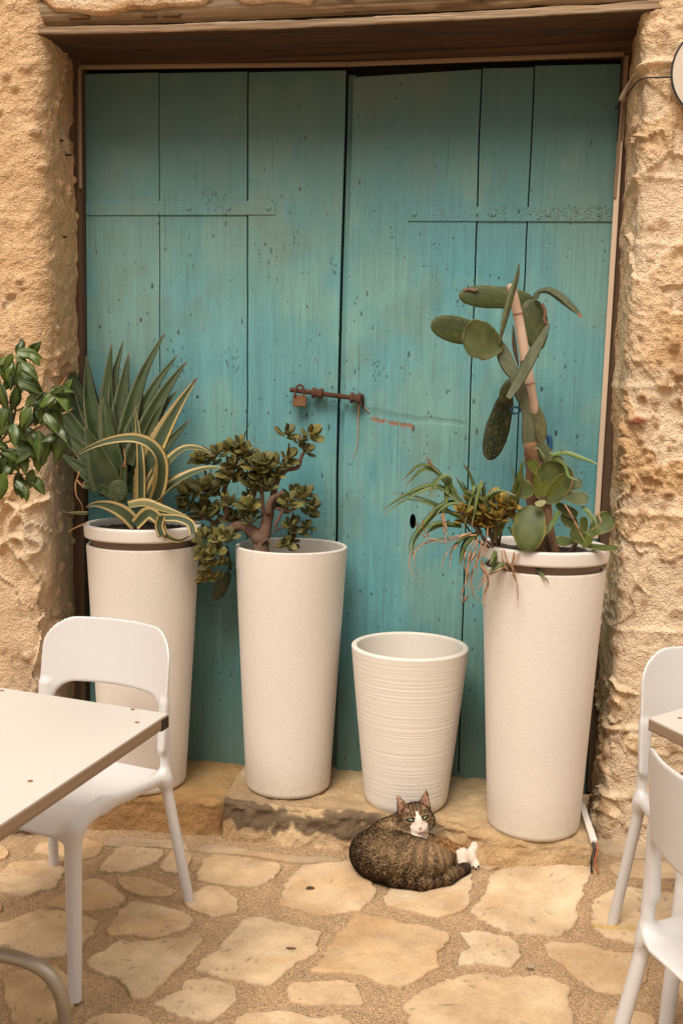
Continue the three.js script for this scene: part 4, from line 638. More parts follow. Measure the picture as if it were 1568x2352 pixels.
{ // yellow-edged agave
  const base = V(PA.x + 0.06, PA.y + 0.87, PA.z + 0.06), t = thing('variegated_agave', 'yellow-edged agave with long arching striped leaves in the left planter', 'plant', base);
  const L = [
    ['925,1190 950,980 1040,770 1150,570 1262,403', 50, 0.28, 0.20, [0, 0.3, 1], 0.55], ['985,1200 1025,1060 1020,920 960,835 860,795 720,805 580,850 455,917', 40, 0.30, 0.42, [0.5, 0.5, 0.7], 0.35], ['950,1170 1010,1050 1090,930 1180,860 1280,860 1370,910', 40, 0.29, 0.26, [-0.2, 0.6, 0.6], 0.4],
    ['990,1190 1100,1090 1220,1020 1330,985 1440,985', 42, 0.30, 0.27, [0, 0.9, 0.5], 0.4], ['870,1350 800,1275 700,1225 600,1215 545,1235', 42, 0.37, 0.41, [0, 0.1, 1], 0.12], ['820,1225 920,1210 1040,1245 1210,1295', 38, 0.36, 0.31, [0, 0.8, 0.5], 0.3],
    ['865,1345 950,1270 1010,1310 1060,1410 1140,1445 1215,1415', 36, 0.39, 0.42, [0.1, 0.3, 0.9], 0.2], ['1235,1400 1215,1340 1140,1305 1050,1300 1010,1290', 30, 0.43, 0.37, [0, 0.4, 0.8], 0.2], ['900,1210 895,900 857,560', 26, 0.30, 0.26, [0.4, 0, 1], 0.5], ['560,1272 480,1270 402,1264', 15, 0.37, 0.39, [0, 0.8, 0.5], 0.2], ['950,1180 965,1060 1000,950', 40, 0.29, 0.26, [-0.4, 0, 1], 0.5], ['1030,1290 1015,1350 1035,1420', 30, 0.42, 0.42, [0.5, 0.2, 0.8], 0.2],
  ];
  L.forEach(([s, hw, z0, z1, n, fold], k) => {
    const p = curvePts(RA, s, z0, z1), u = unit(z0) * 0.36 * hw * (k === 0 ? 1.4 : 1.12), N = V(n[0], n[1], n[2]), ph = rr(0, 9), pale = k === 5;
    part('leaf', blade(p, { seg: 44, m: 13, n: N, fold, spikes: 0.07, twist: k === 6 ? 0.8 : rr(-0.2, 0.2), w: (q) => u * (k === 7 || k === 11 ? 0.85 : Math.pow(1 - q, 0.55) * (0.8 + 0.45 * Math.sin(Math.PI * Math.min(1, q + 0.1)))), th: (q) => u * 0.16 * (1 - 0.6 * q),
      col: (q, a, front) => { const e = Math.abs(a), st = noise(a * 6 + ph, q * 2, 0.4); let c = mix3([0.022, 0.036, 0.018], [0.065, 0.09, 0.038], clamp(0.5 + 0.7 * st + (front ? 0 : 0.6))); if (pale) c = mix3(c, [0.22, 0.2, 0.07], 0.6); if (e > 0.64) c = mix3([0.38, 0.27, 0.085], [0.48, 0.37, 0.17], clamp(0.5 + st)); if (e > 0.98) c = [0.25, 0.14, 0.05]; if (q > 0.95) c = [0.12, 0.07, 0.03]; return c; } }), M.leaf, t);
  });
}
// flat pads (cactus joints and round succulent leaves)
function pad(parent, name, mat, center, axis, facing, hl, hw, th, { egg = 0.16, bend = 0, cup = 0, col, dots = 0, nu = 28, nv = 18, pw = 1, wav = 0 } = {}) {
  const A = axis.clone().normalize(), S = facing.clone().cross(A).normalize(), N = A.clone().cross(S).normalize(), ph = rr(0, 20);
  const surf = (x, v, side) => { const w = hw * Math.sqrt(Math.max(0, 1 - x * x)) ** pw * (1 + egg * x) * (1 + wav * noise(x * 5 + ph, side * v * 2)), y = v * w, z = side * th * Math.sqrt(Math.max(0, 1 - v * v)) * Math.pow(Math.max(0, 1 - x * x), 0.35); return center.clone().addScaledVector(A, x * hl).addScaledVector(S, y).addScaledVector(N, z + bend * x * x * hl + cup * v * v * hw); };
  const geos = [grid(nv * 2, nu, (i, j) => { const x = -Math.cos(j / nu * Math.PI), k = i % (nv * 2), side = k < nv ? 1 : -1, q = k < nv ? k / nv : (k - nv) / nv, v = side * -Math.cos(q * Math.PI); const p = surf(x, v, side); const rho = Math.hypot(x, v * 0.98); return { p, uv: [x * hl, v * hw], c: col(x, v, side, rho) }; }, { closeU: true })];
  if (dots) for (let a = -8; a <= 8; a++) for (let b = -6; b <= 6; b++) for (const side of [1, -1]) { const x = (a + (b & 1) * 0.5 + 0.45 * noise(a * 3.1, b * 2.7 + side)) * dots / hl, v0 = (b + 0.45 * noise(a * 2.3 + 9, b * 3.3 + side)) * dots * 0.85 / hw; if (Math.hypot(x, v0) > 0.93) continue; const v = v0 / Math.max(0.3, Math.sqrt(1 - x * x)); if (Math.abs(v) > 0.95) continue; const g = new THREE.OctahedronGeometry(0.0016 + 0.0009 * hash(a, b, 3)), p = surf(x, v, side), n = g.attributes.position.count; g.translate(p.x, p.y, p.z); g.setAttribute('color', new THREE.Float32BufferAttribute(Array.from({ length: n }, () => [0.17, 0.16, 0.07]).flat(), 3)); g.setIndex(Array.from({ length: n }, (_, i) => i)); geos.push(g); }
  return part(name, geos.length > 1 ? mergeGeometries(geos) : geos[0], mat, parent);
}
const dirOf = (deg, dz = 0) => RIGHT.clone().multiplyScalar(Math.cos(deg * Math.PI / 180)).addScaledVector(UP, -Math.sin(deg * Math.PI / 180)).addScaledVector(BACK, dz).normalize();
const padCol = (a, b, rim, seed_) => (x, v, side, rho) => { let c = mix3(a, b, clamp(0.5 + 0.9 * fbm(x * 3 + seed_, v * 3, side + 0.5, 3))); const sc = fbm(x * 5 + seed_ * 1.7, v * 4, side * 0.7 + 2, 4); if (sc > 0.22) c = mix3(c, [0.16, 0.115, 0.05], 0.55 * sstep(0.22, 0.34, sc)); if (Math.abs(v) > 0.95 || Math.abs(x) > 0.985) c = mix3(c, rim, 0.5); return c; };
const GREEN = [0.026, 0.040, 0.010], GREEN2 = [0.065, 0.082, 0.022], GREY1 = [0.065, 0.078, 0.040], GREY2 = [0.125, 0.135, 0.075], RIM = [0.17, 0.15, 0.055];
{
  const s = thing('small_cactus_pad', 'small dark spotted cactus pad rising between the agaves', 'cactus', V(-0.66, 1.0, 0.36));
  pad(s, 'joint', M.leaf, at(...RA(750, 1140), 0.36), dirOf(-80), toCam(V(-0.66, 1, 0.36)), 0.042, 0.031, 0.008, { col: padCol([0.03, 0.045, 0.016], [0.05, 0.07, 0.025], [0.06, 0.07, 0.03], 4), dots: 0.011 });
  const l = thing('trailing_cactus_pad', 'long dark cactus pad hanging between the left two tall planters', 'cactus', at(...RB(445, 1455), 0.12));
  pad(l, 'joint', M.leaf, at(...RB(445, 1455), 0.12), dirOf(118), V(0.4, 0.1, 1), 0.056, 0.023, 0.007, { col: padCol([0.04, 0.05, 0.02], [0.07, 0.08, 0.035], [0.14, 0.12, 0.04], 9), dots: 0.012 });
  part('stem', tube([at(...RB(480, 1180), 0.18), at(...RB(500, 1260), 0.15), at(...RB(510, 1330), 0.12)], 0.006, { seg: 10, rs: 7, col: () => [0.09, 0.1, 0.04] }), M.bark, l);
}
// jade plant: spoon leaves in rosettes at the ends of branches
function spoon(cols, sd) {
  return blade([V(0, 0, 0), V(0, 0.45, 0.03), V(0, 1, 0.16)], { seg: 9, m: 4, n: V(0, 0, 1), fold: 0.28, w: (s) => 0.36 * Math.pow(Math.sin(Math.PI * Math.min(1, 0.06 + 0.94 * Math.pow(s, 1.25))), 0.62) * (s > 0.999 ? 0.15 : 1), th: (s) => 0.10 * Math.sin(Math.PI * clamp(s, 0.08, 0.95)), col: (s, u) => { let c = mix3(cols[0], cols[1], clamp(0.35 + 0.5 * s + 0.3 * noise(s * 4 + sd, u * 2))); if (Math.abs(u) > 0.9) c = mix3(c, cols[2], 0.55); return c; } });
}
const JADE = [0, 1, 2, 3, 4].map((k) => spoon([[[0.10, 0.10, 0.022], [0.19, 0.175, 0.05], [0.17, 0.11, 0.04]], [[0.07, 0.07, 0.019], [0.125, 0.118, 0.036], [0.14, 0.10, 0.035]], [[0.125, 0.115, 0.024], [0.24, 0.21, 0.058], [0.2, 0.12, 0.04]], [[0.075, 0.075, 0.024], [0.16, 0.15, 0.058], [0.12, 0.1, 0.04]], [[0.15, 0.12, 0.02], [0.24, 0.18, 0.045], [0.26, 0.13, 0.03]]][k], k));
const YELLOWS = [0, 1].map((k) => spoon([[[0.22, 0.15, 0.02], [0.33, 0.23, 0.045], [0.30, 0.10, 0.02]], [[0.14, 0.115, 0.022], [0.25, 0.19, 0.04], [0.28, 0.11, 0.025]]][k], k + 7));
const JW = rng(31);
function rosette(parent, geos, c, axis, size, n, r = JW, loose) {
  const Q = new THREE.Quaternion().setFromUnitVectors(V(0, 1, 0), axis.clone().normalize());
  for (let k = 0; k < n; k++) {
    const az = k * 2.4 + r() * 0.5, el = lerp(0.25, 1.25, k / n) + (r() - 0.5) * 0.2, d = V(Math.cos(az) * Math.cos(el), Math.sin(el), Math.sin(az) * Math.cos(el)).applyQuaternion(Q), up = axis.clone().add(V((r() - 0.5) * 0.7, 0, (r() - 0.5) * 0.7));
    const m = new THREE.Mesh(geos[Math.floor(r() * geos.length)], M.leaf); if (!loose) m.name = numbered('leaf'); m.castShadow = m.receiveShadow = true;
    let S = d.clone().cross(up).normalize(), N = S.clone().cross(d).normalize(); m.quaternion.setFromRotationMatrix(new THREE.Matrix4().makeBasis(S, d, N));
    m.scale.setScalar(size * (1.15 - 0.45 * k / n) * (0.85 + 0.3 * r())); m.position.copy(c).sub(parent.position).addScaledVector(d, size * 0.08).addScaledVector(axis, -size * 0.3 * (1 - k / n)); parent.add(m);
  }
}
const BARK = (s, a) => mix3([0.16, 0.085, 0.055], [0.25, 0.145, 0.095], clamp(0.5 + 0.8 * noise(s * 26, a * 1.2, 0.4)));
{
  const t = thing('jade_plant', 'bushy olive-green jade plant with thick branching stems in the middle planter', 'plant', V(PB.x - 0.04, PB.y + 0.78, PB.z));
  const z = 0.2, B = (s, z0, z1, r0, r1, seg = 16) => part('branch', tube(curvePts(RB, s, z0, z1), (q) => unit(z) * 0.3 * lerp(r0, r1, q), { seg, rs: 10, col: BARK, wob: 0.14 }), M.bark, t);
  B('750,1290 745,1160 760,1080 790,960 830,810', 0.2, 0.2, 72, 30, 22); B('770,1130 690,1050 620,1000 560,995 500,1020', 0.2, 0.22, 62, 30); B('540,1000 470,1040 400,1070 370,1150', 0.22, 0.26, 30, 16); B('380,1030 400,970 470,930 475,860 455,770 470,700', 0.2, 0.19, 22, 20); B('830,810 850,700 890,610 940,565 1020,550 1055,460 1095,400', 0.2, 0.17, 27, 12, 26); B('960,565 960,480 955,360', 0.17, 0.17, 14, 8); B('800,900 820,800 915,735', 0.22, 0.24, 28, 20); B('760,900 750,760 745,640', 0.2, 0.22, 18, 14); B('860,860 960,880 1050,830', 0.22, 0.22, 14, 9); B('850,1000 900,900 980,820', 0.23, 0.22, 14, 8); B('460,770 380,720 320,600 310,540', 0.19, 0.2, 14, 8); B('470,700 520,600 570,480', 0.19, 0.18, 14, 8); B('400,1080 360,1180 350,1300', 0.26, 0.28, 12, 8); B('380,960 300,930 200,840', 0.2, 0.2, 12, 7); B('790,1090 830,1140 870,1160', 0.26, 0.27, 9, 6); B('840,1040 900,1010 980,1000', 0.22, 0.22, 10, 6);
  const C = '300,490,72 410,440,70 495,405,62 580,375,62 590,440,66 505,530,62 200,740,74 330,690,80 395,740,60 500,630,84 485,790,52 300,880,92 400,850,45 165,840,60 700,545,80 800,550,84 745,520,70 680,670,76 790,680,64 750,610,70 940,290,76 1120,290,70 1035,350,60 1095,420,52 950,465,62 915,520,46 870,600,40 640,840,76 690,920,58 520,940,70 950,800,76 1060,770,66 1120,850,66 900,860,56 980,980,66 1045,1030,52 930,1130,56 960,1080,46 300,1080,62 440,1080,78 500,1070,56 300,1180,74 400,1200,62 345,1280,56 455,1260,44 355,1375,52 290,1390,40 655,960,44 600,880,50';
  C.split(' ').forEach((q, k) => { const [x, y, r] = q.split(',').map(Number), zz = (x < 520 ? (y > 1000 ? 0.27 : 0.21) : 0.20) + (JW() - 0.4) * 0.07, c = at(...RB(x, y), zz), ax = V((x - 620) / 900 + (JW() - 0.5) * 0.5, 0.75 - (y > 1100 ? 0.5 : 0), 0.55 + (JW() - 0.5) * 0.4).normalize(); rosette(t, k === 45 || k === 46 ? [JADE[4]] : [JADE[0], JADE[1], JADE[2], JADE[3]], c, ax, unit(zz) * 0.3 * r * 1.5, k % 5 ? 6 : 5); });
  const extra = []; C.split(' ').forEach((q, k) => { const [x, y, r] = q.split(',').map(Number); if (x > 860 && y < 620) return; const tmp = new THREE.Group(), zz = 0.17 + JW() * 0.06, c = at(...RB(x + (JW() - 0.5) * 110, y + (JW() - 0.5) * 110), zz); rosette(tmp, JADE.slice(0, 4), c, V((x - 620) / 900 + (JW() - 0.5) * 0.6, 0.7, 0.6).normalize(), unit(zz) * 0.3 * r * 1.35, 6, JW, 'x'); for (const m of tmp.children) { m.updateMatrix(); extra.push(m.geometry.clone().applyMatrix4(m.matrix)); } });
  const inner = part('inner_leaves', mergeGeometries(extra), M.leaf, t); inner.userData.kind = 'stuff';
  const sp = thing('thin_agave_spike', 'thin dark pointed leaf rising behind the jade plant', 'plant', at(...RB(620, 330), 0.1));
  part('leaf', blade(curvePts(RB, '590,480 610,330 672,165', 0.1, 0.08), { w: (q) => 0.0062 * (1 - q), th: () => 0.002, n: V(0.4, 0, 1), fold: 0.4, col: () => [0.045, 0.06, 0.03] }), M.leaf, sp);
}
// prickly pear, cane stake and companions
{
  const t = thing('prickly_pear', 'tall prickly pear cactus with flat dark pads in the right planter', 'cactus', V(PC.x, PC.y + 0.87, PC.z));
  const u = (z) => unit(z) * 0.38, P = (x, y, z) => at(...RC(x, y), z), F = (p, dx = 0, dy = 0) => toCam(p).add(RIGHT.clone().multiplyScalar(dx)).add(UP.clone().multiplyScalar(dy));
  const J = (x, y, z, deg, dz, hl, hw, dx, dy, o = {}) => { const c = P(x, y, z); return pad(t, 'joint', M.leaf, c, dirOf(deg, dz), F(c, dx, dy), u(z) * hl, u(z) * hw, u(z) * (o.th ?? 17), { dots: o.dots ?? 0.0165, egg: o.egg ?? 0.14, bend: o.bend ?? 0, cup: o.cup ?? 0, wav: 0.05, pw: o.pw ?? 0.9, col: padCol(o.a ?? GREEN, o.b ?? GREEN2, o.rim ?? RIM, x) }); };
  J(770, 312, 0.30, 182, 0.1, 222, 68, 0, 0.25); J(570, 517, 0.34, 190, 0.25, 203, 78, 0, 0.2, { egg: 0.2 }); J(678, 580, 0.42, 190, 0.5, 140, 112, -0.2, 0.3, { egg: 0.35, cup: 0.25, a: [0.05, 0.065, 0.018], b: [0.10, 0.115, 0.038] });
  J(1000, 480, 0.30, 262, 0, 150, 82, 0.3, 0, { a: [0.032, 0.045, 0.013], b: [0.07, 0.085, 0.025] }); J(783, 1085, 0.27, 106, 0, 212, 76, 0.45, 0, { egg: 0.1, a: [0.016, 0.022, 0.008], b: [0.034, 0.042, 0.016], rim: [0.09, 0.09, 0.035] }); J(835, 880, 0.29, 112, 0, 80, 42, 0.3, 0, { egg: 0 });
  // pads seen edge-on
  const E = (s, z0, z1, w0, n, thick, o = {}) => { const p = curvePts(RC, s, z0, z1); part('joint', blade(p, { seg: 26, m: 7, n: V(...n), fold: 0.1, w: (q) => u(z0) * w0 * (o.w ? o.w(q) : Math.pow(Math.sin(Math.PI * clamp(q * 0.92 + 0.06)), 0.45)), th: (q) => u(z0) * thick * Math.sin(Math.PI * clamp(q, 0.05, 0.95)), col: (q, a, f) => { let c = mix3(o.a ?? GREY1, o.b ?? GREY2, clamp(0.5 + 0.8 * fbm(q * 7 + w0, a * 2, 0.4, 3) + (f ? 0.1 : 0))); if (hash(Math.floor(q * 18), Math.floor(a * 3), 2) > 0.72) c = mix3(c, [0.04, 0.05, 0.02], 0.4); if (o.tip && q > 0.93) c = [0.28, 0.12, 0.04]; return c; } }), M.leaf, t); };
  E('785,590 815,480 865,300 895,190 905,108', 0.44, 0.42, 26, [0.9, 0, 0.5], 30, { a: [0.09, 0.11, 0.05], b: [0.15, 0.165, 0.08] });
  E('1000,325 1030,275 1085,265 1150,300 1215,360 1282,430', 0.31, 0.36, 36, [0.2, 0.9, 0.5], 30, { tip: 1 });
  E('840,920 900,830 1000,640 1085,480', 0.45, 0.43, 38, [-0.5, 0.2, 0.9], 34);
  E('795,590 810,650 850,740 905,815', 0.38, 0.40, 44, [0.2, 0, 1], 40, { a: [0.08, 0.09, 0.045], b: [0.13, 0.135, 0.075] });
  E('880,790 930,930 960,1080 970,1200', 0.40, 0.40, 42, [0.1, 0, 1], 44, { w: (q) => 0.8 + 0.2 * Math.sin(q * 9), a: [0.07, 0.075, 0.04], b: [0.12, 0.125, 0.07] });
  E('990,960 1020,1080 1045,1190', 0.36, 0.36, 48, [0.1, 0, 1], 46, { a: [0.09, 0.09, 0.035], b: [0.15, 0.14, 0.06] }); E('1035,1190 1065,1260 1110,1330', 0.36, 0.36, 42, [0.1, 0, 1], 40, { a: [0.06, 0.07, 0.03], b: [0.11, 0.12, 0.05] });
  E('870,480 885,600 905,740', 0.31, 0.33, 22, [1, 0, 0.3], 20, { a: [0.09, 0.05, 0.03], b: [0.14, 0.09, 0.05] });
  part('trunk', tube(curvePts(RC, '970,1190 985,1300 990,1420 1010,1700 1040,1880', 0.40, 0.37), (q) => u(0.4) * lerp(38, 46, q), { seg: 20, rs: 12, wob: 0.16, col: (s, a) => mix3([0.12, 0.055, 0.028], [0.24, 0.125, 0.055], clamp(0.5 + noise(s * 20, a, 0.4) + (s < 0.06 ? 0.5 : 0))) }), M.bark, t);
  part('trunk', tube(curvePts(RC, '1075,1560 1090,1700 1130,1870', 0.44, 0.43), (q) => u(0.44) * 26, { seg: 12, rs: 10, wob: 0.1, col: () => [0.36, 0.20, 0.11] }), M.bark, t);
  part('scar', tube(curvePts(RC, '1045,350 1065,400 1060,450 1085,480', 0.325, 0.33), 0.0045, { seg: 14, rs: 6, wob: 0.4, col: () => [0.27, 0.15, 0.09] }), M.bark, t);
  part('scar', tube(curvePts(RC, '575,272 600,262 640,270 660,262', 0.325, 0.325), 0.0045, { seg: 14, rs: 6, wob: 0.4, col: () => [0.34, 0.2, 0.14] }), M.bark, t);
  const c = thing('cane_stake', 'pale bamboo cane staking the prickly pear upright', 'stake', P(985, 960, 0.37));
  part('cane', tube(curvePts(RC, '857,232,0.36 900,420,0.36 945,690,0.36 968,840,0.36 990,985,0.35 1010,1120,0.31 1050,1400,0.31 1100,1900,0.33'), (q) => u(0.36) * (26 + 10 * Math.min(1, q * 2)) , { seg: 70, rs: 14, col: (s) => mix3([0.54, 0.39, 0.285], [0.46, 0.31, 0.215], clamp(0.5 + noise(s * 30, 1.5))) }), M.cane, c);
  for (const [x, y, r] of [[899, 408, 33], [942, 690, 36], [967, 832, 37]]) { const p = P(x, y, 0.362), g = new THREE.TorusGeometry(u(0.36) * (r - 3), 0.0022, 8, 24); g.rotateX(Math.PI / 2); g.rotateZ(0.2); g.translate(p.x, p.y, p.z); const n = g.attributes.position.count; g.setAttribute('color', new THREE.Float32BufferAttribute(Array.from({ length: n }, () => [0.40, 0.26, 0.17]).flat(), 3)); part('node_ring', g, M.cane, c); }
  const b = thing('tie_cord', 'loop of dark blue cord tied behind the cactus stem', 'cord', P(885, 995, 0.3));
  for (const dy of [0]) { const p = P(885, 995 + dy, 0.32), g = new THREE.TorusGeometry(u(0.3) * 22, 0.0034, 8, 28); g.scale(1.1, 0.95, 1); g.rotateX(0.35); g.translate(p.x, p.y, p.z); part('loop', g, M.blue, b); }
  const k = thing('blue_clip', 'small bright blue plastic clip beside the cactus trunk', 'clip', P(1092, 1188, 0.33));
  { const g = new THREE.CapsuleGeometry(u(0.33) * 17, u(0.33) * 62, 6, 16); const q = P(1092, 1188, 0.33); g.rotateZ(0.12); g.translate(q.x, q.y, q.z); const cp = new THREE.TorusGeometry(u(0.33) * 17.5, 0.0014, 6, 20); cp.rotateX(Math.PI / 2); cp.rotateZ(0.12); cp.translate(q.x, q.y + 0.006, q.z); part('clip_body', g, M.blue, k); part('clip_band', cp, M.blue, k); }

  const LC = (a, b, rim) => (x, v, side, rho) => { let q = mix3(a, b, clamp(0.45 + 0.9 * fbm(x * 2.5 + a[0] * 90, v * 2.5, side * 0.6 + 1, 3) - 0.1 * side)); if (Math.abs(x) > 0.985 || Math.abs(v) > 0.95) q = mix3(q, rim, 0.7); return q; };
  const G1 = [0.042, 0.058, 0.011], G2 = [0.098, 0.115, 0.029], RM = [0.26, 0.19, 0.055], YG = [0.09, 0.125, 0.018], YG2 = [0.17, 0.20, 0.04];
  const s1 = thing('broad_leaf_succulent', 'succulent with broad rounded green leaves at the foot of the prickly pear', 'plant', P(1050, 1560, 0.48), 'broad leaved succulents');
  const LF = (o, x, y, z, deg, dz, hl, hw, dx, dy, opt = {}) => { const q = P(x, y, z); pad(o, 'leaf', M.leaf, q, dirOf(deg, dz), F(q, dx, dy), u(z) * hl, u(z) * hw, u(z) * (opt.th ?? 7), { egg: opt.egg ?? 0.22, cup: opt.cup ?? 0.2, bend: opt.bend ?? 0.1, wav: 0.05, pw: 0.75, nu: 22, nv: 12, col: LC(opt.a ?? G1, opt.b ?? G2, opt.rim ?? RM) }); };
  LF(s1, 1110, 1435, 0.45, 285, 0.1, 125, 112, 0, 0.25, { cup: 0.1, rim: [0.28, 0.16, 0.07] }); LF(s1, 925, 1470, 0.47, 200, 0.2, 66, 62, -0.2, 0.4); LF(s1, 968, 1700, 0.53, 98, 0.3, 142, 98, -0.1, 0.1, { cup: -0.12, bend: -0.1, egg: -0.05 }); LF(s1, 1245, 1525, 0.46, 10, 0.1, 76, 44, 0.1, 0.5); LF(s1, 1240, 1445, 0.43, -25, 0, 45, 34, 0, 0.4); LF(s1, 1000, 1335, 0.44, 240, 0.1, 52, 34, -0.5, 0.2, { a: YG, b: YG2 }); LF(s1, 1120, 1325, 0.42, 300, 0, 60, 40, 0.3, 0.4);
  LF(s1, 1018, 1448, 0.52, 262, 0.4, 74, 24, -0.9, 0, { a: YG, b: YG2, egg: 0 }); LF(s1, 1060, 1465, 0.53, 275, 0.5, 48, 28, 0, 0, { a: YG, b: YG2 }); LF(s1, 1122, 1445, 0.52, 302, 0.4, 86, 30, 0.7, 0, { a: YG, b: YG2, egg: 0.1 }); LF(s1, 1035, 1560, 0.53, 160, 0.5, 40, 22, 0, 0.5, { a: [0.2, 0.2, 0.09], b: [0.3, 0.28, 0.14] }); LF(s1, 1190, 1600, 0.42, 30, 0.1, 70, 34, 0, 0.5);
  part('stem', tube(curvePts(RC, '1060,1500 1050,1600 1080,1760 1090,1880', 0.46, 0.42), u(0.45) * 16, { seg: 12, rs: 8, col: BARK, wob: 0.1 }), M.bark, s1);
  const s2 = thing('broad_leaf_succulent', 'succulent rosette of rounded leaves leaning over the right rim of the right planter', 'plant', P(1320, 1740, 0.44), 'broad leaved succulents');
  LF(s2, 1405, 1685, 0.42, -40, 0.1, 78, 60, 0.2, 0.4); LF(s2, 1350, 1735, 0.47, -30, 0.2, 62, 30, 0, 0.6, { a: YG, b: G2 }); LF(s2, 1265, 1755, 0.48, 215, 0.2, 66, 46, -0.2, 0.5); LF(s2, 1392, 1828, 0.49, 6, 0.2, 108, 30, 0, 1.4); LF(s2, 1298, 1685, 0.44, 265, 0.1, 46, 24, 0, 0.2, { a: YG, b: G2 }); LF(s2, 1180, 1790, 0.47, 180, 0.2, 56, 34, 0, 0.6); LF(s2, 1210, 1660, 0.42, 230, 0, 62, 44, 0, 0.5); LF(s2, 1320, 1790, 0.5, 300, 0.4, 44, 22, 0.2, 0.4, { a: YG, b: G2 });
  part('stem', tube(curvePts(RC, '1300,1740 1240,1810 1200,1900', 0.44, 0.40), u(0.45) * 14, { seg: 10, rs: 8, col: BARK, wob: 0.1 }), M.bark, s2);
  const y = thing('yellow_succulent', 'small yellow-tinged succulent clusters on the left side of the right planter', 'plant', P(700, 1620, 0.46)), r = rng(8);
  for (const q of '610,1545,62 560,1600,50 620,1630,66 690,1600,56 745,1530,58 790,1560,70 770,1640,66 830,1610,56 660,1680,54 735,1690,56 860,1560,46 570,1660,40'.split(' ')) { const [a, b2, c2] = q.split(',').map(Number), zz = 0.45 + r() * 0.07; rosette(y, YELLOWS, P(a, b2, zz), V((a - 700) / 400, 0.8, 0.6).normalize(), u(zz) * c2 * 1.25, 7, r); part('stem', tube([P(a, b2 + 10, zz), P(lerp(a, 760, 0.5), b2 + 130, zz - 0.03), P(780, 1850, 0.42)], 0.0032, { seg: 8, rs: 6, col: BARK }), M.bark, y); }
}
// grass in the right planter
{
  const t = thing('grass_tuft', 'tuft of arching grass with dry roots spilling over the right planter', 'grass plant', V(PC.x - 0.1, PC.y + 0.88, PC.z + 0.1)), r = rng(12);
  const GG = [[0.11, 0.165, 0.02], [0.17, 0.23, 0.035]], DRY = [[0.42, 0.21, 0.10], [0.5, 0.30, 0.16]];
  const gb = (s, z0, z1, w, cols, n = [0.2, 0.6, 0.8]) => { const p = curvePts(RC, s, z0, z1), ph = r() * 9; part(cols === DRY ? 'dry_root' : 'blade', blade(p, { seg: 18, m: 3, n: V(...n), fold: 0.5, twist: cols === DRY ? 2.5 : rr(-0.8, 0.8), wave: cols === DRY ? 0.6 : 0, w: (q) => w * Math.pow(Math.sin(Math.PI * clamp(0.15 + 0.85 * q, 0, 0.985)), 0.7), th: () => 0.0004, col: (q) => { let c = mix3(cols[0], cols[1], clamp(0.5 + 0.6 * noise(q * 6 + ph, 1.5))); if (cols === GG && q > 0.86) c = mix3(c, [0.36, 0.24, 0.09], (q - 0.86) / 0.14); return c; } }), M.grass, t); };
  const green = '640,1700 560,1560 470,1440 400,1360 330,1350 225,1445|650,1690 520,1530 400,1445 250,1490 75,1600|640,1700 430,1590 300,1545 170,1530|650,1700 500,1615 400,1610 330,1680 250,1800 255,1880|680,1700 640,1480 600,1360 565,1312|690,1690 690,1500 680,1430 650,1540 620,1700|640,1680 500,1480 480,1390 400,1440 395,1520|700,1690 700,1540 780,1480 860,1500|680,1720 580,1800 545,1920|760,1700 850,1550 880,1430 850,1310|900,1560 900,1430 950,1270|600,1650 480,1440 470,1560 445,1660|1090,1250 1180,1330 1210,1400 1270,1420|1090,1270 1180,1255 1290,1290 1390,1325|1060,1290 1020,1230 990,1225|750,1780 800,1700 840,1640|770,1850 760,1900 740,1960|960,1840 1010,1930 1090,2040|930,1860 910,2000 900,2080|1150,1600 1090,1700 1010,1790|720,1750 740,1620 700,1500|560,1700 430,1690 340,1740|650,1740 560,1770 500,1850|1300,1590 1350,1640 1380,1700|840,1700 900,1780 1000,1800|700,1660 600,1500 560,1420|780,1660 720,1560 620,1500 580,1480|640,1620 520,1560 440,1590 400,1640|870,1850 830,1900 720,1970'.split('|');
  const jig = (s) => { const dx = (r() - 0.5) * 110, dy = (r() - 0.5) * 70; return s.split(' ').map((q, i, A) => { const [a, b] = q.split(',').map(Number), f = 0.35 + 0.65 * i / (A.length - 1); return (a + dx * f) + ',' + (b + dy * f); }).join(' '); };
  [...green, ...green.filter((_, i) => i < 12 || i > 14).map(jig)].forEach((s, k) => gb(s, 0.46, 0.50 + 0.06 * r(), 0.0050 + 0.0036 * r(), GG));
  const dry = '640,1750 500,1760 330,1800 260,1850 250,1950 320,2060|620,1740 490,1790 350,1790|660,1760 640,1860 600,1930 610,2050|680,1780 660,1900 620,2000 640,2130 690,2160|650,1780 600,1900 620,2040|700,1800 680,1930 700,2000 650,2080|880,1860 870,1960 900,2060 900,2200|900,1860 860,1920 780,1960 700,2000 580,2130|800,1840 820,1930 880,2010|680,1900 720,2030 690,2150 710,2180|540,1800 500,1860 490,1950|440,1620 460,1740 470,1830|360,1760 320,1700 330,1640|1180,1560 1240,1660 1290,1760 1310,1800|600,1980 560,2130 590,2110|620,1850 590,2000 600,2100|720,1700 700,1840 660,1900|1380,1610 1400,1680 1340,1720'.split('|');
  [...dry, ...dry.slice(0, 13).map(jig)].forEach((s) => gb(s, 0.53, 0.565, 0.0022 + 0.0018 * r(), DRY));
  for (const s of ['350,1280 370,1310 390,1345', '560,2165 580,2140 600,2115']) part('seed_head', tube(curvePts(RC, s, 0.54, 0.54), (q) => 0.0035 * Math.sin(Math.PI * clamp(q, 0.1, 0.9)) + 0.001, { seg: 12, rs: 7, wob: 0.5, col: () => [0.28, 0.17, 0.09] }), M.bark, t);
}
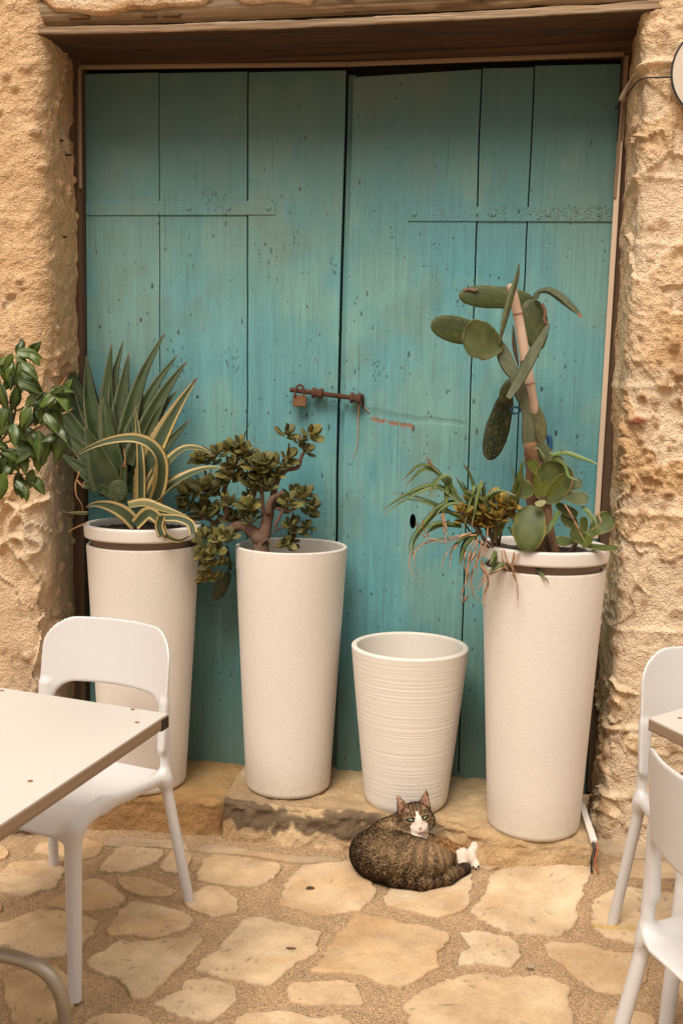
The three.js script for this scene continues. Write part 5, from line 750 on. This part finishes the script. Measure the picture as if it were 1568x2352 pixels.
// citrus shrub reaching in from the left edge
function flatLeaf(cols, sd) { return blade([V(0, 0, 0), V(0, 0.5, 0.06), V(0, 1, -0.06)], { seg: 12, m: 5, n: V(0, 0, 1), fold: 0.22, w: (s) => 0.23 * Math.pow(Math.sin(Math.PI * Math.min(0.995, 0.03 + 0.97 * Math.pow(s, 0.85))), 0.9), th: () => 0.008, col: (s, u, f) => { let c = mix3(cols[0], cols[1], clamp(0.4 + 0.5 * noise(s * 3 + sd, u * 2) + (f ? 0 : 0.35))); if (Math.abs(u) < 0.12) c = mix3(c, [0.13, 0.16, 0.04], 0.5); return c; } }); }
{
  const t = thing('citrus_shrub', 'glossy dark green citrus shrub entering at the left edge before the wall', 'shrub', V(-1.22, 0.0, 0.62)), r = rng(21), z = 0.58, q = unit(z) * 0.36;
  const gs = [0, 1, 2].map((k) => flatLeaf([[[0.028, 0.052, 0.006], [0.055, 0.09, 0.011]], [[0.045, 0.078, 0.008], [0.09, 0.135, 0.016]], [[0.018, 0.036, 0.006], [0.04, 0.065, 0.010]]][k], k));
  const TW = (s, r0) => part('twig', tube(curvePts(RA, s, 0.56, 0.60), (p) => r0 * (1 - 0.6 * p), { seg: 14, rs: 6, col: () => [0.09, 0.08, 0.03] }), M.bark, t);
  TW('-200,900 -60,860 60,740 100,620 95,430 120,280', 0.005); TW('-60,860 40,820 180,760 300,700', 0.004); TW('100,620 200,580 330,560 400,540', 0.003); TW('-150,1000 -20,1020 90,1020 200,1030', 0.003); TW('-100,500 -20,380 40,320', 0.003); TW('-60,700 20,640 60,560', 0.003); TW('180,760 240,840 260,900', 0.002);
  // cx, cy, length, direction (degrees, image, clockwise from right)
  const L = '125,215,75,-70 55,300,90,120 190,260,130,15 225,290,80,60 115,365,110,95 20,310,100,160 60,430,110,110 190,360,120,40 200,440,150,45 240,470,110,60 95,540,130,100 20,520,140,80 165,650,120,110 215,540,110,150 250,520,90,170 270,570,150,5 360,600,180,5 400,490,110,0 345,520,90,90 400,560,130,60 290,620,140,110 370,650,130,70 330,700,130,60 200,680,110,130 95,770,130,80 20,740,120,150 205,800,170,50 260,830,140,80 320,800,100,170 400,790,150,45 375,850,150,95 290,870,110,100 60,890,110,170 90,930,100,80 180,890,140,20 160,950,120,80 235,940,110,80 20,960,110,100 95,960,90,60 200,1050,110,110 245,1090,120,60 115,1080,130,100 140,1120,100,80 10,1100,150,100 30,650,130,100 10,850,120,30 140,300,90,45 60,350,110,100 -30,430,120,90 -40,600,140,80 -30,790,130,100 -40,1000,130,80 130,440,100,80 300,560,110,140 250,640,110,70 150,730,110,100 50,1000,100,130 350,560,100,30'.split(' ');
  for (const [rep, e] of [...L.map((e) => [0, e]), ...L.filter((_, i) => i % 3 !== 1).map((e) => [1, e])]) {
    const q4 = e.split(',').map(Number), x = q4[0] + (rep ? (r() - 0.5) * 90 : 0), y = q4[1] + (rep ? (r() - 0.5) * 80 : 0), len = q4[2] * (rep ? 0.85 : 1), deg = q4[3] + (rep ? (r() - 0.5) * 130 : 0), zz = z + (r() - 0.5) * 0.12, c = at(...RA(x, y), zz), d = dirOf(deg + (r() - 0.5) * 16, (r() - 0.4) * 0.7), N = toCam(c).add(V((r() - 0.5) * 1.1, 0.2 + r() * 0.7, 0));
    const m = new THREE.Mesh(gs[Math.floor(r() * 3)], M.gloss); m.name = numbered('leaf'); m.castShadow = m.receiveShadow = true; const S = d.clone().cross(N).normalize(), NN = S.clone().cross(d).normalize(); m.quaternion.setFromRotationMatrix(new THREE.Matrix4().makeBasis(S, d, NN)); m.scale.setScalar(q * len * 1.3); m.position.copy(c).addScaledVector(d, -q * len * 0.62).sub(t.position); t.add(m);
  }
  part('trunk', tube([V(-1.3, 0, 0.6), V(-1.27, 0.5, 0.58), V(-1.26, 1.0, 0.58), at(...RA(-200, 900), 0.56)], (s) => 0.012 * (1 - 0.5 * s), { seg: 20, rs: 8, col: () => [0.10, 0.08, 0.045] }), M.bark, t);
}
{ // weeds at the foot of the wall
  const t = thing('wall_weed', 'small green weed growing at the foot of the left wall', 'weed', on(50, 1915, 0)), r = rng(4);
  for (let k = 0; k < 46; k++) { const b = on(-20 + 120 * r(), 1900 + 14 * r(), 0.004), a = r() * 6.28, L = 0.02 + 0.05 * r(), e = b.clone().add(V(Math.cos(a) * L, 0.006 + 0.02 * r(), Math.abs(Math.sin(a)) * L * 0.9)), m = b.clone().lerp(e, 0.55).add(V(0, 0.014, 0)); part('blade', blade([b, m, e], { seg: 6, m: 3, n: V(0.1, 1, 0.3), fold: 0.3, w: (q) => 0.004 * Math.sin(Math.PI * clamp(0.2 + 0.78 * q)), th: () => 0.0004, col: (q) => mix3([0.05, 0.085, 0.015], [0.13, 0.15, 0.03], q) }), M.grass, t); }
}

// ---------------------------------------------------------------- the cat
{
  const cat = thing('cat', 'brown tabby cat with a white muzzle and paws lying curled before the doorstep', 'cat', V(0.28, 0, 0.52));
  const HS = 1.07, H = V(0.316, 0.155, 0.460), F = V(0.24, 0.17, 0.95).normalize(), U0 = V(-0.16, 1, -0.05), Rh = U0.clone().cross(F).normalize(), Uh = F.clone().cross(Rh).normalize();
  const hd = (r, u, f) => H.clone().addScaledVector(Rh, r * HS).addScaledVector(Uh, u * HS).addScaledVector(F, f * HS);
  const arr = (v) => [v.x, v.y, v.z];
  const skull = ell([0, 0.004, 0], [0.0455, 0.039, 0.045]), muz = ell([0, -0.024, 0.036], [0.022, 0.0155, 0.020]), nose = ell([0, -0.009, 0.040], [0.0105, 0.020, 0.0145]), chin = ell([0, -0.037, 0.028], [0.015, 0.012, 0.015]);
  const chL = ell([-0.027, -0.017, 0.008], [0.027, 0.025, 0.026]), chR = ell([0.027, -0.017, 0.008], [0.027, 0.025, 0.026]);
  const earF = (sg) => { const a = [sg * 0.030, 0.024, -0.006], b = [sg * 0.043, 0.070, -0.010], o = cone3([a[0], a[1], 0], [b[0], b[1], 0], 0.0205, 0.0025), inn = cone3([a[0], a[1] + 0.004, 0], [b[0], b[1] - 0.006, 0], 0.0155, 0.002); return (r, u, f) => smax(o(r, u, (f - a[2]) * 1.5) * 0.8, -inn(r, u, (f - a[2] - 0.0105) * 1.15) * 0.8, 0.003); };
  const eL = earF(-1), eR = earF(1);
  const body = [
    [ell([0.262, 0.060, 0.472], [0.078, 0.062, 0.062]), 0.03], [ell([0.203, 0.058, 0.515], [0.085, 0.066, 0.082]), 0.05], [ell([0.248, 0.060, 0.560], [0.098, 0.068, 0.085]), 0.05], [ell([0.322, 0.058, 0.572], [0.085, 0.066, 0.070]), 0.05], [ell([0.365, 0.05, 0.545], [0.062, 0.055, 0.060]), 0.04],
    [cone3([0.38, 0.045, 0.535], [0.437, 0.036, 0.475], 0.040, 0.024), 0.03], [cone3([0.437, 0.038, 0.478], [0.464, 0.037, 0.472], 0.0235, 0.0225), 0.010],
    [cone3([0.232, 0.098, 0.462], arr(hd(0, -0.008, -0.022)), 0.046, 0.038), 0.03], [cone3([0.30, 0.085, 0.475], arr(hd(0.004, -0.03, 0.0)), 0.036, 0.026), 0.025],
    [cone3([0.335, 0.078, 0.462], [0.405, 0.072, 0.455], 0.028, 0.021), 0.02], [cone3([0.405, 0.072, 0.455], [0.470, 0.052, 0.452], 0.0195, 0.0145), 0.012], [cone3([0.470, 0.052, 0.452], [0.492, 0.035, 0.462], 0.015, 0.0145), 0.01],
    [cone3([0.505, 0.066, 0.437], [0.492, 0.046, 0.452], 0.0155, 0.0135), 0.006], [cone3([0.492, 0.042, 0.454], [0.506, 0.0175, 0.468], 0.0135, 0.0155), 0.006],
    [cone3([0.265, 0.03, 0.615], [0.345, 0.0245, 0.624], 0.030, 0.0245), 0.012], [cone3([0.345, 0.0245, 0.624], [0.422, 0.0235, 0.578], 0.0245, 0.0225), 0.005], [cone3([0.422, 0.0235, 0.578], [0.474, 0.024, 0.506], 0.0225, 0.0185), 0.005],
  ];
  const sdf = (x, y, z) => {
    let d = 1; for (const [f, k] of body) d = smin(d, f(x, y, z), k);
    const px = x - H.x, py = y - H.y, pz = z - H.z;
    if (px * px + py * py + pz * pz < 0.03) {
      const r = (px * Rh.x + py * Rh.y + pz * Rh.z) / HS, u = (px * Uh.x + py * Uh.y + pz * Uh.z) / HS, f = (px * F.x + py * F.y + pz * F.z) / HS;
      let h = smin(skull(r, u, f), smin(chL(r, u, f), chR(r, u, f), 0.01), 0.018); h = smin(h, muz(r, u, f), 0.010); h = smin(h, nose(r, u, f), 0.010); h = smin(h, chin(r, u, f), 0.008);
      for (const s of [-1, 1]) h = smax(h, -(Math.hypot((r - s * 0.0205) / 1.5, (u - 0.006), (f - 0.0445)) - 0.0045), 0.006); // eye sockets
      h = smin(h, eL(r, u, f), 0.006); h = smin(h, eR(r, u, f), 0.006);
      d = smin(d, h * HS, 0.010);
    }
    return smax(d, -y + 0.001, 0.006);
  };
  const D0 = [0.026, 0.017, 0.010], D1 = [0.165, 0.094, 0.042], D2 = [0.33, 0.205, 0.10], OR = [0.42, 0.20, 0.07], WH = [0.66, 0.56, 0.47], PINK = [0.34, 0.15, 0.10];
  const color = (x, y, z) => {
    const px = x - H.x, py = y - H.y, pz = z - H.z, r = (px * Rh.x + py * Rh.y + pz * Rh.z) / HS, u = (px * Uh.x + py * Uh.y + pz * Uh.z) / HS, f = (px * F.x + py * F.y + pz * F.z) / HS;
    const n = noise(x * 160, y * 160, z * 160), n2 = fbm(x * 30, y * 30, z * 30, 2), onHead = Math.hypot(r / 0.062, u / 0.062, f / 0.072) < 1 || (u > 0.02 && Math.abs(r) < 0.062 && u < 0.085 && Math.abs(f) < 0.03);
    const th = Math.atan2(z - 0.475, x - 0.365), rad = Math.hypot(z - 0.475, x - 0.365);
    let st = 0.15 + Math.sin(th * 25 + 3.4 * n2 + rad * 14 + y * 20), c = mix3(D1, D2, clamp(0.55 + 0.3 * n + 0.4 * n2));
    const crest = sstep(0.19, 0.26, rad) ; // darker along the back
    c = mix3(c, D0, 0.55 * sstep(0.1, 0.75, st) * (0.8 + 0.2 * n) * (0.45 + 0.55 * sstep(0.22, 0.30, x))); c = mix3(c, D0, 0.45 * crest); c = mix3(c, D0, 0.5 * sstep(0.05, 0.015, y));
    if (((z > 0.595 && x > 0.29) || z - 0.578 > -1.38 * (x - 0.452)) && x > 0.29 && y < 0.052) { const q = Math.sin((x - 0.6 * z) * 190); c = mix3(mix3(D1, D2, 0.5 + 0.5 * n), D0, 0.7 * sstep(0, 0.5, q)); }
    if (x > 0.452 && z < 0.54 && z > 0.488 && y < 0.05) c = mix3(c, D0, 0.8);
    if (x > 0.34 && x < 0.475 && z < 0.488 && y > 0.045) c = mix3(c, OR, 0.75 * sstep(0.35, 0.40, x)); // ginger foreleg
    if (!onHead && Math.hypot(x - (H.x + 0.014), (y - 0.096) * 0.8, z - 0.50) < 0.030) c = mix3(WH, c, 0.25); // bib
    if (Math.hypot(x - 0.500, (y - 0.05) * 0.55, z - 0.45) < 0.042 && x > 0.482) c = WH;
    if (Math.hypot(x - 0.468, y - 0.038, z - 0.474) < 0.033) c = mix3(WH, D2, 0.12);
    if (onHead) {
      c = mix3(mix3(D1, [0.24, 0.14, 0.065], 0.5 + 0.5 * n), D0, 0.0);
      if (f < 0.0) c = mix3(c, D1, 0.5);
      const s1 = Math.sin(r * 620 + 0.8 * n2); if (u > 0.016 && Math.abs(r) < 0.03) c = mix3(c, D0, 0.7 * sstep(0.1, 0.6, s1));
      const s2 = Math.sin((u * 1.0 + Math.abs(r) * 0.35) * 430); if (Math.abs(r) > 0.022 && u < 0.012) c = mix3(c, D0, 0.55 * sstep(0.45, 0.8, s2));
      const ex = (Math.abs(r) - 0.0205) / 0.016, ey = (u - 0.006) / 0.0075, eq = Math.hypot(ex, ey); if (f > 0.02 && eq < 1.25) c = eq > 0.95 ? mix3(c, [0.4, 0.28, 0.16], 0.7) : D0;
      const w = u > -0.002 ? 0.0042 + 0.007 * sstep(0.022, 0.0, u) : Math.min(0.025, 0.012 + 1.2 * (-u)); if (f > 0.012 && Math.abs(r) < w * (1 + 0.08 * n2) && u < 0.026) c = WH;
      if (u < -0.038 && f > 0) c = WH;
      if (u > 0.026 && Math.abs(r) > 0.02) { const inn = f > -0.012 && Math.hypot((Math.abs(r) - lerp(0.030, 0.043, clamp((u - 0.024) / 0.046))) / 1, 0) < lerp(0.0125, 0.002, clamp((u - 0.028) / 0.042)); c = inn ? mix3(PINK, [0.42, 0.26, 0.16], 0.5 + 0.5 * n) : mix3(c, [0.22, 0.11, 0.05], 0.35); }
    }
    return c.map((q) => q * (0.85 + 0.3 * (n * 0.5 + 0.5)));
  };
  const g = surfaceNets(sdf, V(0.10, -0.004, 0.385), V(0.535, 0.235, 0.67), 0.0024, color);
  const mesh = part('fur_body', g, M.fur, cat);
  // short fur: single blades laid along the coat
  const pos = g.attributes.position, nor = g.attributes.normal, ix = g.index.array, r = rng(55), P = [], C = [], N = [], cum = []; let tot = 0;
  const va = V(), vb = V(), vc = V();
  for (let k = 0; k < ix.length; k += 3) { va.fromBufferAttribute(pos, ix[k]); vb.fromBufferAttribute(pos, ix[k + 1]); vc.fromBufferAttribute(pos, ix[k + 2]); tot += vb.sub(va).cross(vc.sub(va)).length() / 2; cum.push(tot); }
  const COUNT = 70000, off = cat.position;
  for (let k = 0; k < COUNT; k++) {
    const t = r() * tot; let lo = 0, hi = cum.length - 1; while (lo < hi) { const m = (lo + hi) >> 1; if (cum[m] < t) lo = m + 1; else hi = m; }
    const i = ix[lo * 3], p = V().fromBufferAttribute(pos, i).lerp(V().fromBufferAttribute(pos, ix[lo * 3 + 1]), r() * 0.6), n = V().fromBufferAttribute(nor, i), X = p.x + off.x, Y = p.y + off.y, Z = p.z + off.z;
    const hx = X - H.x, hy = Y - H.y, hz = Z - H.z, head = Math.hypot(hx, hy, hz) < 0.075, f = hx * F.x + hy * F.y + hz * F.z, u = hx * Uh.x + hy * Uh.y + hz * Uh.z, rr_ = hx * Rh.x + hy * Rh.y + hz * Rh.z;
    if (head && f > 0.028 && Math.hypot((Math.abs(rr_) - 0.0205) / 0.013, (u - 0.006) / 0.009) < 1) continue;
    if (Y < 0.006) continue;
    if (color(X, Y, Z)[2] > 0.3) continue;
    const len = (head ? (f > 0.02 ? 0.0028 : 0.0042) : 0.0062) * (0.6 + 0.8 * r());
    const comb = head ? V(hx, hy, hz).normalize().addScaledVector(F, -1.2) : V(-(Z - 0.475), 0.0, X - 0.365).multiplyScalar(1).normalize().multiplyScalar(1).add(V(0, -0.5, 0));
    const d = comb.addScaledVector(n, 0.42).add(V(r() - 0.5, r() - 0.5, r() - 0.5).multiplyScalar(0.45)); d.normalize(); if (d.dot(n) < 0.15) d.addScaledVector(n, 0.3).normalize();
    const s = d.clone().cross(n).normalize().multiplyScalar(0.00042 * (0.7 + 0.6 * r())), tip = p.clone().addScaledVector(d, len), c = color(X, Y, Z), k2 = 1.0 + 0.5 * r();
    for (const q of [p.clone().add(s), p.clone().sub(s), tip]) { P.push(q.x, q.y, q.z); N.push(n.x, n.y, n.z); }
    for (let q = 0; q < 3; q++) C.push(c[0] * k2, c[1] * k2, c[2] * k2);
  }
  const fg = new THREE.BufferGeometry(); fg.setAttribute('position', new THREE.Float32BufferAttribute(P, 3)); fg.setAttribute('normal', new THREE.Float32BufferAttribute(N, 3)); fg.setAttribute('color', new THREE.Float32BufferAttribute(C, 3)); fg.setIndex(Array.from({ length: P.length / 3 }, (_, i) => i));
  const fm = part('fur_hairs', fg, M.fur, cat, true); fm.userData.kind = 'stuff';
  // eyes, nose, mouth, whiskers
  const basis = new THREE.Matrix4().makeBasis(Rh, Uh, F), Q = new THREE.Quaternion().setFromRotationMatrix(basis);
  const irisM = phys('cat_eye', { vertexColors: true, roughness: 0.12, clearcoat: 1, clearcoatRoughness: 0.03 }), noseM = std('cat_nose', { color: rgb(0.36, 0.13, 0.09), roughness: 0.5 }), whM = std('whisker', { color: rgb(0.75, 0.68, 0.6), roughness: 0.6 });
  for (const s of [-1, 1]) {
    const e = new THREE.SphereGeometry(1, 28, 20), p = e.attributes.position, c = []; for (let i = 0; i < p.count; i++) { const x = p.getX(i), y = p.getY(i), z = p.getZ(i); c.push(...(z > 0 && Math.abs(x) < 0.13 * Math.sqrt(Math.max(0, 1 - y * y)) ? [0.006, 0.006, 0.005] : Math.hypot(x, y) > 0.84 ? [0.03, 0.022, 0.014] : [0.17, 0.185, 0.085])); }
    e.setAttribute('color', new THREE.Float32BufferAttribute(c, 3)); e.scale(0.0085, 0.0044, 0.0055); e.rotateZ(s * 0.28); e.rotateY(s * 0.42); e.applyQuaternion(Q); const w = hd(s * 0.0205, 0.006, 0.0385); e.translate(w.x, w.y, w.z); part('eye', e, irisM, cat);
  }
  { const n = new THREE.SphereGeometry(1, 16, 12), p = n.attributes.position; for (let i = 0; i < p.count; i++) { const y = p.getY(i); p.setX(i, p.getX(i) * (0.75 + 0.35 * y)); } n.scale(0.0062, 0.0040, 0.0040); n.computeVertexNormals(); n.applyQuaternion(Q); const w = hd(0, -0.0185, 0.0555); n.translate(w.x, w.y, w.z); part('nose', n, noseM, cat); }
  part('mouth', tube([hd(-0.009, -0.033, 0.0485), hd(-0.004, -0.032, 0.0540), hd(0, -0.0275, 0.0562), hd(0.004, -0.032, 0.0540), hd(0.009, -0.033, 0.0485)], 0.0006, { seg: 14, rs: 5 }), noseM, cat);
  for (const s of [-1, 1]) for (let k = 0; k < 4; k++) part('whisker', tube([hd(s * 0.012, -0.024 - 0.002 * k, 0.048), hd(s * 0.035, -0.024 - 0.006 * k + 0.004, 0.05), hd(s * 0.062, -0.026 - 0.010 * k, 0.042)], (q) => 0.0003 * (1 - 0.7 * q), { seg: 8, rs: 4 }), whM, cat);
  for (const [x, y, z] of [[0.500, 0.017, 0.4825], [0.508, 0.012, 0.4825], [0.515, 0.019, 0.480]]) { const b = new THREE.SphereGeometry(0.0036, 10, 8); b.translate(x, y, z); part('paw_pad', b, M.cable, cat); }
}

renderer.render(scene, camera);
